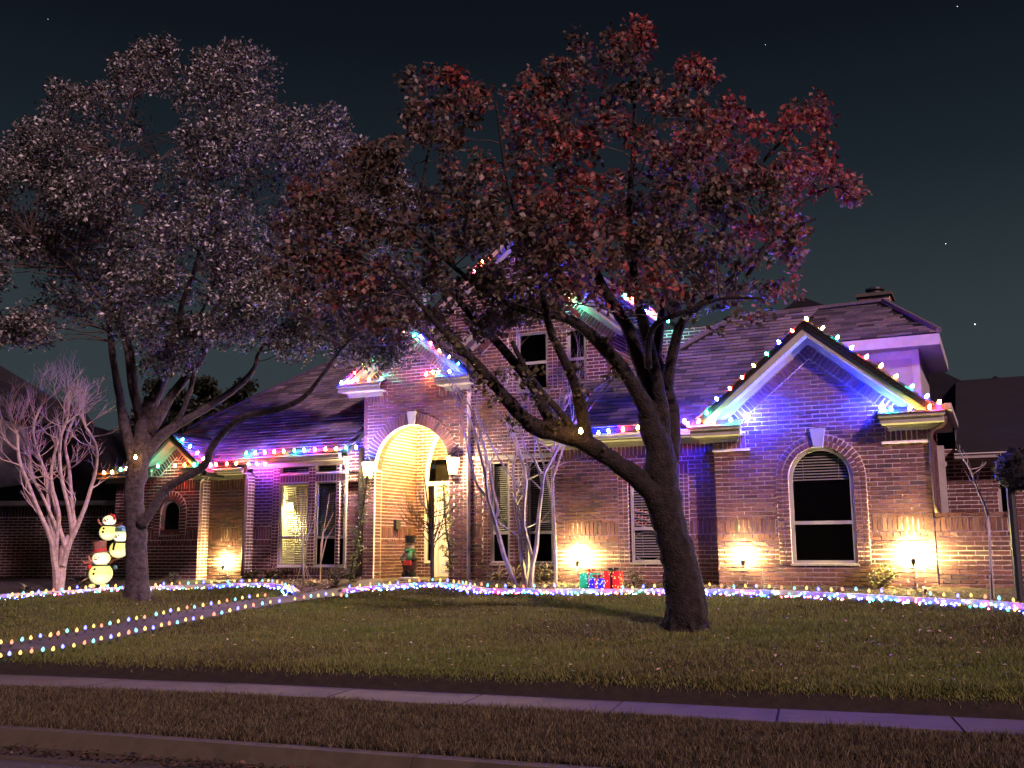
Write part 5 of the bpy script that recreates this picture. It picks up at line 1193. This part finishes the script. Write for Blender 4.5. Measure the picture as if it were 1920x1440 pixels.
string('bulbs on the eave above the pale frieze left of the downspout', [(395, 872, 'p'), (405, 871, 'r'), (425, 870, 'r'), (443, 869, 'y')], WV2 - .39)
string('bulbs down the right slope of the small left gable', [(342, 826, 'g'), (356, 839, 'b'), (370, 851, 'r'), (381, 862, 'o')], WV - .315, tilt=TRt)
string('bulbs along the foot of the small left gable', [(296, 874, 'g'), (328, 873, 'r'), (346, 872, 'y'), (364, 871, 'g')], WV - .39)
string('bulbs on the eave left of the oak trunk', [(195, 886, 'o'), (210, 885, 'y'), (226, 880, 'g'), (237, 879, 'r')], WV - .39)
string('bulbs on the left slope of the high upper gable', [(890, 508, 'p'), (905, 492, 'o')], UV - .34, tilt=TL_)
string('bulbs on the right slope of the high upper gable', [(1018, 445, 'y'), (1034, 478, 'b'), (1160, 545, 'y'), (1171, 554, 'g'), (1185, 563, 'r'), (1212, 583, 'b'), (1221, 589, 'r')], UV - .34, tilt=TRt)
string('bulbs at the low corner of the upper gable', [(1240, 602, 'g'), (1253, 602, 'g')], UV - .38)
string('bulbs over the upper storey windows', [(1065, 556, 'y'), (1078, 570, 'g'), (1096, 546, 'b')], MV - .34)
# lone bulbs caught in the trees
for nm_, lab, (x, y), Y_, c in (('light_bulb', 'single yellow bulb on the left limb of the red tree', (1089, 813), TY - .95, 'y'), ('light_bulb', 'single pale yellow bulb on the oak trunk', (254, 861), OY - .42, 'y')):
    p = at(x, y, Y_); o = inst('light_bulb', bulb_mesh('roof' + c, 0, 0, 8, C9, M['roof_' + c]), Matrix.Translation(p), None) if False else bpy.data.objects.new('light_bulb', bulb_mesh('roof' + c, 0, 0, 8, C9, M['roof_' + c]))
    C.objects.link(o); o.location = p; tag(o, lab, 'light bulb')
CYC = 'yogyb'
def path_row(label, pts, start=0, h=.12):
    P = [gh(x, y, h) for x, y in pts]; root = thing('path_lights', label, 'path lights', (P[0].x, P[0].y, P[0].z - h), 0, 'rows of stake lights in the garden')
    mb = MB(); mb.tube([p - ZD * (h - .02) for p in P], .004, 4); mb.build('cord', M['cord'], root); st = MB()
    for i, p in enumerate(P):
        c = CYC[(i + start) % 5]; c = 'c' if c == 'g' else c
        t_ = Vector((random.gauss(0, .10), random.gauss(0, .10), 1)); inst('bulb', bulb_mesh('path' + c, 0, 0, 8, JB, M['path_' + c]), place(p - ZD * .032, t_) @ Matrix.Scale(random.uniform(.66, .78), 4), root, CN[c] + ' bulb')
        mb = MB(); mb.tube([p - ZD * (h + .02), p - ZD * .044], [.005, .012], 5); mb.build('stake', M['cord'], root)
path_row('stake lights along the upper edge of the left walkway', [(2, 1203), (22, 1203), (41, 1198), (58, 1195), (76, 1191), (94, 1190), (109, 1187), (126, 1182), (144, 1181), (160, 1176), (176, 1173), (191, 1172), (206, 1168), (222, 1164), (241, 1161), (256, 1158), (271, 1156), (293, 1151), (307, 1148), (320, 1144), (335, 1142), (351, 1138), (365, 1137), (381, 1134), (396, 1131), (411, 1129), (426, 1125), (441, 1123), (455, 1120), (468, 1118), (483, 1116), (497, 1115)], 0)
path_row('stake lights along the lower edge of the left walkway', [(2, 1228), (18, 1225), (38, 1223), (59, 1220), (80, 1217), (99, 1216), (118, 1211), (139, 1209), (158, 1204), (175, 1201), (190, 1196), (208, 1193), (222, 1189), (241, 1185), (256, 1181), (272, 1178), (288, 1176), (303, 1171), (318, 1168), (333, 1166), (348, 1161), (363, 1159), (378, 1157), (401, 1151), (416, 1148), (431, 1144), (446, 1140), (460, 1137), (476, 1134), (492, 1131), (507, 1128), (524, 1126), (553, 1122), (570, 1119), (583, 1117), (597, 1116), (611, 1113), (625, 1114), (640, 1115), (650, 1116)], 3)
path_row('stake lights in the left bed below the snowmen', [(15, 1117), (22, 1114), (32, 1115), (44, 1111), (59, 1112), (72, 1109), (86, 1108), (100, 1106), (117, 1105), (130, 1103), (145, 1100), (161, 1101), (175, 1099), (202, 1098), (217, 1098), (229, 1101)], 4)
path_row('stake lights in the left bed from oak trunk to the rounded corner', [(292, 1096), (307, 1094), (322, 1094), (337, 1093), (353, 1093), (368, 1092), (382, 1091), (397, 1091), (411, 1090), (427, 1090), (440, 1089), (453, 1089), (468, 1088), (480, 1088), (492, 1088), (503, 1088), (511, 1089), (520, 1090), (529, 1093), (535, 1095), (541, 1098), (549, 1100), (553, 1106)], 3)
path_row('stake lights across the front of the porch', [(655, 1099), (675, 1097), (694, 1094), (711, 1095), (731, 1093), (746, 1092), (768, 1088), (786, 1088), (811, 1086), (826, 1087), (839, 1088), (851, 1090), (860, 1091), (868, 1092), (874, 1092), (882, 1095), (890, 1096)], 4)
path_row('stake lights in the bed from the porch to the presents', [(903, 1095), (914, 1097), (931, 1098), (948, 1098), (965, 1099), (982, 1099), (1002, 1098), (1022, 1098), (1040, 1097), (1060, 1097), (1081, 1097)], 1)
path_row('stake lights in the bed behind the big trunk', [(1168, 1100), (1186, 1101), (1206, 1099), (1227, 1098)], 2)
path_row('long row of stake lights in the right bed', [(1331, 1095), (1353, 1098), (1376, 1099), (1398, 1098), (1418, 1098), (1442, 1099), (1465, 1101), (1489, 1102), (1512, 1102), (1535, 1104), (1559, 1105), (1580, 1104), (1605, 1104), (1629, 1107), (1653, 1107), (1677, 1108), (1704, 1111), (1744, 1112), (1769, 1114), (1795, 1116), (1821, 1115), (1847, 1118), (1873, 1121), (1900, 1124)], 0)
def edge_string(label, poly, per_m, rows=3, nmax=300, width=.16):
    root = thing('edging_lights', label, 'string lights', poly[0], 0, 'dense light strings along the bed edging'); L = sum((poly[i + 1] - poly[i]).length for i in range(len(poly) - 1)); n_ = int(L * per_m); rnd = random.Random(int(L * 10)); B_ = []; cordp = []
    for i in range(n_):
        p, d = poly_at(poly, L * (i + rnd.random() * .8) / n_); s_ = Vector((d.y, -d.x, 0)); off = rnd.uniform(.02, width); q = p + s_ * off; q.z = ground(q.x, q.y) + rnd.uniform(.02, .085) * (1 if off < .1 else .6); c = rnd.choice('bbbbbwwwccgyprpbw'); B_.append((q, c)); cordp.append(q - ZD * .012)
    mb = MB(); mb.tube(cordp, .004, 3, cap=False); mb.build('cord', M['cord'], root); B_.sort(key=lambda t: t[0].y); extra = {}
    for j, (q, c) in enumerate(B_):
        up_ = Vector((rnd.gauss(0, 1), rnd.gauss(0, 1) - .5, rnd.gauss(0, 1)))
        if j < nmax: inst('bulb', bulb_mesh('edge' + c, 0, 0, 6, EB_, M['edge_' + c]), place(q, up_), root)
        else: extra.setdefault(c, MB()).lathe(q, EB_, 6, up_)
    for c, mb in extra.items(): mb.build('bulbs', M['edge_' + c], root, kind='stuff')
eL2 = [p for p in edgeL]
edge_string('dense multicoloured bulbs along the left bed edging', eL2, 17); edge_string('dense multicoloured bulbs along the long right bed edging', edgeR, 26, nmax=300)

# lanterns either side of the arch
def lamp(kind, name, loc, energy, color, parent, size=.05, **k):
    ld = bpy.data.lights.new(name, kind); ld.energy = energy; ld.color = color
    if kind == 'SPOT': ld.spot_size = k.get('cone', 1.6); ld.spot_blend = k.get('blend', .8)
    ld.shadow_soft_size = size; lo = bpy.data.objects.new(name, ld); C.objects.link(lo); lo.parent = parent
    mm_ = (k['aim'].normalized() * -1).to_track_quat('Z', 'Y').to_matrix().to_4x4() if 'aim' in k else Matrix.Identity(4); mm_.translation = loc; lo.matrix_basis = rootmat(parent).inverted() @ mm_; return lo
M['lantern'] = glow('lantern glass', (1.0, .72, .26), 7)
for lab, px, py in (('brightly lit wall lantern left of the porch arch', 690, 880), ('brightly lit wall lantern right of the porch arch', 849, 872)):
    u, z = hp(px, py, TV - .16); c = W(u, TV - .16, z); r = thing('wall_lantern', lab, 'lantern', c + VD * .14, -TH, 'pair of porch lanterns')
    mb = MB(); mb.lathe(c, [(.085, -.20), (.14, .13), (.14, .16)], 6); mb.build('glass', M['lantern'], r)
    mb = MB(); mb.lathe(c, [(.155, .161), (.03, .25), (.02, .30)], 6); mb.build('cap', M['black'], r); mb = MB(); mb.lathe(c, [(.03, -.25), (.09, -.205)], 6); mb.build('base', M['black'], r); mb = MB(); mb.tube([c + ZD * .24, c + VD * .08 + ZD * .26, c + VD * .15 + ZD * .1], .012, 6); mb.hbox(u - .04, u + .04, TV - .03, TV - .008, z - .02, z + .2); mb.build('bracket', M['black'], r)
    lamp('POINT', 'lantern_light', c + FR * .26, 200, (1, .78, .42), r, .08)
# porch ceiling light
c = W(TC + .1, TV + .95, 4.5); r = thing('ceiling_light', 'lit ceiling lantern inside the porch above the arch', 'lamp', c + ZD * .22, -TH); mb = MB(); mb.lathe(c, [(.03, -.1), (.11, -.05), (.11, .08), (.04, .12)], 12); mb.build('glass', M['lantern'], r); mb = MB(); mb.tube([c + ZD * .12, c + ZD * .22], .012, 6); mb.build('rod', M['black'], r)
lamp('POINT', 'porch_light', c - ZD * .18, 1100, (1, .66, .13), r, .08)
# uplights at the wall
M['flood'] = glow('flood lens', (1, .86, .55), 60)
for lab, px, py, v, e_, out in (('bright spotlight aimed up the wall of the left wing', 418, 1060, WV2, 120, .12), ('bright spotlight against the wall right of the myrtle', 1083, 1052, .35, 200, .13), ('bright spotlight left of the arched window', 1393, 1050, 0, 135, .12), ('bright spotlight right of the arched window', 1712, 1048, 0, 240, .14)):
    u, z = hp(px, py, v - out); c = W(u, v - out, z); gz = ground(c.x, c.y); r = thing('spotlight', lab, 'spotlight', (c.x, c.y, gz), -TH, 'spotlights at the foot of the wall')
    aim = (ZD * 1.0 + VD * .10).normalized(); mb = MB(); mb.lathe(c - aim * .10, [(.02, 0), (.035, .03), (.042, .10), (.038, .10), (.03, .085)], 12, aim); mb.tube([Vector((c.x, c.y, gz - .05)), c - aim * .09], .007, 6); mb.build('housing', M['black'], r)
    mb = MB(); mb.lathe(c - aim * .01, [(.034, 0), (.02, .006)], 12, aim); mb.build('lens', M['flood'], r)
    lamp('POINT', 'spotlight_beam', c + aim * .07, e_ * 1.3, (1, .84, .24), r, .04)
# lamp inside the lit left window
u = hp(541, 950, LV + .5)[0]; c = W(u, LV + .55, hp(540, 950, LV + .5)[1]); r = thing('table_lamp', 'glowing lamp seen through the blinds of the left window', 'lamp', c - ZD * .6); mb = MB(); mb.lathe(c, [(.11, -.1), (.07, .1)], 12); mb.build('lamp_shade', glow('lamp shade', (1, .75, .3), 12), r); mb = MB(); mb.lathe(c, [(.07, -.55), (.03, -.5), (.03, -.1)], 10); mb.build('lamp_base', M['black'], r); lamp('POINT', 'lamp_light', c + FR * .25 - ZD * .1 + UD * .2, 240, (1, .80, .22), r, .1)

# security light on the right eave
p = hw(1762, 866, 2.7); r = thing('security_light', 'unlit twin security light under the right eave', 'lamp', p)
mb = MB(); mb.lathe(p, [(.05, 0), (.05, .05)], 10); mb.build('base', M['white'], r)
for sg in (-1, 1): mb = MB(); d = (FR + UD * sg * .6 - ZD * .5).normalized(); mb.lathe(p + d * .03, [(.02, 0), (.06, .05), (.065, .13)], 10, d); mb.build('lamp_head', M['white'], r)
# ------------------------------------------------------------------ glowing snowmen
def fabric(name, c1, c2, lo, hi):
    mt, n, b = newmat(name); t = n.nodes.new('ShaderNodeTexCoord'); sp_ = n.nodes.new('ShaderNodeSeparateXYZ'); n.links.new(t.outputs['Generated'], sp_.inputs[0])
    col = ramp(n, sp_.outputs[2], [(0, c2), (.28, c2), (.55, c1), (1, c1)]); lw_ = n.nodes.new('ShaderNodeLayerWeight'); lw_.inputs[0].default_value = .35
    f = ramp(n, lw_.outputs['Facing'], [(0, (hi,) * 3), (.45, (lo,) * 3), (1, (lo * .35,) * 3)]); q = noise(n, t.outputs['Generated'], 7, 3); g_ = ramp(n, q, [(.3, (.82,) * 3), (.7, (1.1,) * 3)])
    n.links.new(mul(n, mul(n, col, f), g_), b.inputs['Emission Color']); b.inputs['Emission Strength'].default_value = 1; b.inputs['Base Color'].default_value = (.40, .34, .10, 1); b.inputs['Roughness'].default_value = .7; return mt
M['snow'] = fabric('lit snowman fabric', (.95, .84, .20), (1.0, .95, .55), .55, .95); M['snowhead'] = fabric('lit snowman head', (1.0, .94, .50), (1.0, .98, .78), .62, 1.1)
M['coal'] = surf('black felt', (.01, .01, .01), (.02, .02, .02), 10, .9, 0); M['redfelt'] = surf('red felt', (.45, .03, .03), (.55, .05, .04), 10, .8, .1); M['hat'] = surf('brown patched hat', (.16, .06, .04), (.30, .14, .10), 14, .8, .2); M['tealm'] = surf('teal mitten', (.2, .5, .5), (.3, .6, .6), 10, .8, .1); M['arm'] = surf('stick arm', (.35, .12, .06), (.45, .18, .1), 10, .8, .1); M['greenfelt'] = surf('green felt', (.04, .16, .06), (.06, .22, .09), 10, .8, .1)
gb = gh(188, 1101); SYY = gb.y; s_ = px2m(SYY)
def ball(mb, c, r, sz=1.0, n=14, prof=10): mb.lathe(c, [(r * math.sin(PI * i / prof) + .0005, -r * sz * math.cos(PI * i / prof)) for i in range(prof + 1)], n)
def snowman(label, body, rb, head, rh, dy, hat=None, arms=(), extra=None):
    b_ = at(body[0], body[1], SYY + dy); h_ = at(head[0], head[1], SYY + dy); root = thing('lit_snowman', label, 'snowman', b_ - ZD * rb * s_, 0, 'stack of glowing snowmen')
    mb = MB(); ball(mb, b_, rb * s_, .95, 18); mb.build('body', M['snow'], root, smooth=True); mb = MB(); ball(mb, h_, rh * s_, .82, 18); mb.build('head', M['snowhead'], root, smooth=True)
    f_ = Vector((0, -1, 0)); mb = MB(); mb.lathe((b_ + h_) / 2 + ZD * (rb - rh) * s_ * .25, [(rh * s_ * .85, -.02), (rh * s_ * .98, 0), (rh * s_ * .85, .02)], 16); mb.build('scarf', M['coal'], root)
    for k in range(2): mb = MB(); ball(mb, b_ + Vector((-.22, -.95, .45 - .42 * k)).normalized() * rb * s_, .026, 1, 8, 6); mb.build('button', M['coal'], root)
    for k in (-1, 1): mb = MB(); ball(mb, h_ + Vector((-.18 + .26 * k, -.93, .12)).normalized() * rh * s_ * .93, .016, 1, 8, 6); mb.build('eye', M['coal'], root)
    mb = MB(); mb.lathe(h_ + Vector((-.15, -.88, -.08)).normalized() * rh * s_ * .9, [(.022, 0), (.002, .11)], 8, Vector((-.4, -1, 0))); mb.build('nose', M['arm'], root)
    for l in arms: mb = MB(); mb.tube([at(x, y, SYY + dy - .02) for x, y in l], [.022] * (len(l) - 1) + [.014], 6); mb.build('arm', M['arm'], root)
    return root, b_, h_
r1, b1, h1 = snowman('largest glowing snowman at the bottom of the stack wearing a brown top hat', (189, 1076), 21, (190, 1047), 16, 0, arms=([(176, 1056), (168, 1050), (166, 1042)], [(205, 1056), (214, 1050), (222, 1048)], [(170, 1054), (160, 1056), (155, 1052)]))
mb = MB(); hc = at(188, 1036, SYY); mb.lathe(hc, [(.17, -.01), (.17, .012), (.12, .02), (.135, .23), (.02, .24)], 16, Vector((-.12, 0, 1))); mb.build('hat', M['hat'], r1); mb = MB(); mb.lathe(hc, [(.128, .022), (.131, .07)], 16, Vector((-.12, 0, 1))); mb.build('hat_band', M['redfelt'], r1)
mb = MB(); ball(mb, at(168, 1063, SYY - .1), .05, 1, 8, 6); mb.build('mitten', M['redfelt'], r1); mb = MB(); ball(mb, at(216, 1064, SYY - .1), .05, 1, 8, 6); mb.build('mitten', M['tealm'], r1)
for sg in (-1, 1): mb = MB(); ball(mb, b1 + Vector((sg * .12, -.12, -.24)), .07, .6, 10, 6); mb.build('foot', M['snow'], r1)
mb = MB(); mb.tube([at(157, 1096, SYY), at(166, 1066, SYY)], [.012, .012], 5); mb.build('broom', M['coal'], r1)
r2, b2_, h2 = snowman('glowing snowman in the middle of the stack, half behind the oak trunk', (223, 1030), 17, (226, 1006), 13, .12, arms=([(212, 1043), (205, 1048), (200, 1047)],))
mb = MB(); mb.tube([h2 + Vector((-.05, -.16, -.1)), b2_ + Vector((-.03, -.22, .02))], [.03, .02], 6); mb.build('scarf_tail', M['coal'], r2)
mb = MB(); mb.lathe(h2 + ZD * .1, [(.16, 0), (.13, .08), (.02, .13)], 12); mb.build('hat', M['tealm'], r2)
r3, b3, h3 = snowman('smallest glowing snowman on top of the stack with a red ear muff', (203, 998), 16, (205, 976), 12, .05, arms=([(191, 984), (186, 980), (184, 973)], [(215, 986), (223, 984), (230, 981)]))
mb = MB(); mb.tube([h3 + Vector((.02, -.02, .13)), h3 + Vector((.1, -.05, .10)), h3 + Vector((.14, -.06, .02))], [.025, .03, .03], 6); mb.build('ear_muff', M['redfelt'], r3)
# ------------------------------------------------------------------ statue by the door
fv = TV + .15; u0_, z0_ = hp(768, 1084, fv); fb = W(u0_, fv, .955); k_ = 1.0
fg = thing('snowman_statue', 'unlit snowman statue in black top hat and green scarf beside the door', 'statue', fb, -TH)
def L_(x, y, z): return fb + UD * x - VD * y + ZD * z
mb = MB(); mb.lathe(fb, [(.22, 0), (.22, .03), (.19, .05)], 16); mb.build('base', M['stone'], fg)
mb = MB()
for sg in (-1, 1): mb.lathe(L_(sg * .09, .03, .05), [(.085, 0), (.095, .06), (.06, .13), (.055, .2)], 10)
mb.build('boots', M['coal'], fg)
mb = MB(); mb.lathe(L_(0, 0, .18), [(.12, 0), (.165, .08), (.17, .2), (.14, .36), (.09, .43)], 14); mb.build('coat', surf('dark coat', (.05, .02, .02), (.09, .035, .03), 9, .7, .2), fg, smooth=True)
mb = MB(); mb.lathe(L_(0, .0, .58), [(.10, 0), (.13, .03), (.12, .09)], 12); mb.tube([L_(.08, .1, .6), L_(.1, .16, .5), L_(.09, .17, .42)], [.05, .05, .04], 6); mb.build('scarf', M['greenfelt'], fg, smooth=True)
mb = MB(); ball(mb, L_(0, .0, .73), .11, .95, 14); mb.build('head', surf('painted face', (.6, .45, .4), (.7, .55, .5), 9, .6, .1), fg, smooth=True)
mb = MB(); mb.lathe(L_(0, 0, .80), [(.165, 0), (.165, .018), (.10, .02), (.125, .16), (.13, .165), (.01, .17)], 16); mb.build('top_hat', M['coal'], fg)
mb = MB(); mb.lathe(L_(0, .1, .72), [(.015, 0), (.002, .09)], 6, FR); mb.build('nose', M['arm'], fg)
for sg in (-1, 1):
    mb = MB(); ball(mb, L_(sg * .04, .10, .76), .013, 1, 6, 5); mb.build('eye', M['coal'], fg)
    mb = MB(); mb.tube([L_(sg * .11, 0, .55), L_(sg * .17, .05, .45), L_(sg * .10, .14, .40)], [.05, .05, .04], 8); mb.build('arm', M['coal'], fg, smooth=True)
mb = MB(); mb.obox(L_(.05, .18, .36), UD * .09, FR * .03, ZD * .05); mb.build('sign', M['redfelt'], fg)
mb = MB(); 
for zz in (.42, .46): mb.obox(L_(-.07, .155, zz), UD * .05, FR * .015, ZD * .010)
mb.build('glove_stripe', M['white'], fg)
# mailbox on the porch side wall
p = hw(767, 983, PV - .9); 
mb = MB(); dvp = (p - W(RL, 0, 0)).dot(UD); pb_ = p - UD * (dvp - .05); mb.obox(pb_, UD * .04, VD * .10, ZD * .11); tag(mb.build('door_bell_box', M['black']), 'small black box mounted on the yellow lit porch wall', 'box')
# ------------------------------------------------------------------ presents
def present(label, x0, x1, ytop, ybot, base, colr, glowc, dy=0.0):
    g0 = gh((x0 + x1) / 2, ybot); Yp = g0.y + dy; w = (x1 - x0) * px2m(Yp) / 2 * .86; h = (ybot - ytop) * px2m(Yp); c = at((x0 + x1) / 2, ybot, Yp); c.z = ground(c.x, c.y) + .02
    root = thing('lit_present', label, 'present', c, -.35, 'glowing gift boxes'); X, Y_ = Vector((math.cos(-.35), math.sin(-.35), 0)), Vector((-math.sin(-.35), math.cos(-.35), 0))
    mt, n, b = newmat(label[:20]); b.inputs['Base Color'].default_value = (*base, 1); b.inputs['Emission Color'].default_value = (*base, 1); b.inputs['Emission Strength'].default_value = .7; b.inputs['Roughness'].default_value = .8
    mb = MB(); mb.obox(c + ZD * h / 2, X * w, Y_ * w, ZD * h / 2); mb.build('box', mt, root)
    mb = MB(); 
    for q in ((X, Y_), (Y_, X)): mb.obox(c + ZD * (h / 2 + .002), q[0] * (w + .006), q[1] * .025, ZD * (h / 2 + .006))
    mb.build('ribbon', M['redfelt'] if colr != 'r' else M['coal'], root); mb = MB(); t = c + ZD * h
    for a_ in range(6): d = Vector((math.cos(a_ * PI / 3), math.sin(a_ * PI / 3), .6)); mb.tube([t, t + d * .06 + ZD * .02, t + d * .10 - ZD * .01, t + d * .04], [.004, .018, .018, .006], 5)
    mb.build('bow', M['redfelt'] if colr != 'r' else M['coal'], root)
    for i in range(34):
        a_ = random.uniform(-1, 1); z_ = random.uniform(.04, .98); sd = random.choice((0, 0, 1, 2)); q = c + ZD * h * z_ + (X * a_ * w - Y_ * (w + .012) if sd == 0 else (X * (w + .012) * (1 if sd == 1 else -1) + Y_ * a_ * w)); inst('bulb', bulb_mesh('gift' + glowc, 0, 0, 6, EB_, M['path_' + glowc]), Matrix.Translation(q - ZD * .01) @ Matrix.Scale(.55, 4), root)
present('green glowing present behind the blue one', 1089, 1128, 1080, 1106, (.01, .30, .16), 'g', 'c', .15)
present('small blue glowing present in front of the green one', 1106, 1136, 1086, 1108, (.015, .01, .75), 'b', 'w', -.1)
present('tall red glowing present right of the blue one', 1134, 1167, 1075, 1107, (.75, .008, .01), 'r', 'y', 0)
# wreath behind the glass of the centre window and a string reflection built as solid cords and bulbs
wv = .35 + .085; wc = W(*[hp(1215, 1025, wv)[0], wv, hp(1215, 1025, wv)[1]]); wr = thing('window_wreath', 'pale ring ornament behind the window beside the big trunk', 'wreath', wc)
mb = MB(); mb.tube([W(0, 0, 0) - W(0, 0, 0) + wc + UD * .33 * math.cos(t) + ZD * .28 * math.sin(t) for t in [2 * PI * i / 28 for i in range(29)]], .014, 6, cap=False); mb.build('ring', M['siding'], wr)
for k in range(3):
    mb = MB(); mb.tube([hw(1184 + 0, 956 + k * 11, wv - .03), hw(1215, 962 + k * 14, wv - .03), hw(1245, 975 + k * 15, wv - .03)], .008, 5); mb.build('reflection_cord', M['white'], wr)
    for i in range(9): inst('bulb', bulb_mesh('pathr', 0, 0, 8, JB, M['path_r']), Matrix.Translation(hw(1185 + i * 6.5, 953 + k * 11 + i * 2.0, wv - .03)) @ Matrix.Scale(.22, 4), wr)  # glowing dots added for the string mirrored in the pane
# white marker stake in the right bed
a_ = gh(1433, 1104); mb = MB(); mb.tube([a_, a_ + ZD * .32], [.012, .012], 6); tag(mb.build('marker_stake', M['white']), 'short white stake standing in the right flower bed', 'stake')
# ------------------------------------------------------------------ stars
M['star'] = glow('star', (.85, .92, 1), 3)
for x, y, r_ in ((1828, 608, .9), (1773, 457, .55), (1435, 84, .4), (1795, 12, .45), (90, 36, .35)):
    p = at(x, y, 500); mb = MB(); ball(mb, p, r_ * 500 / F * 1.1, 1, 6, 4); mb.build('star', M['star'], kind='structure')
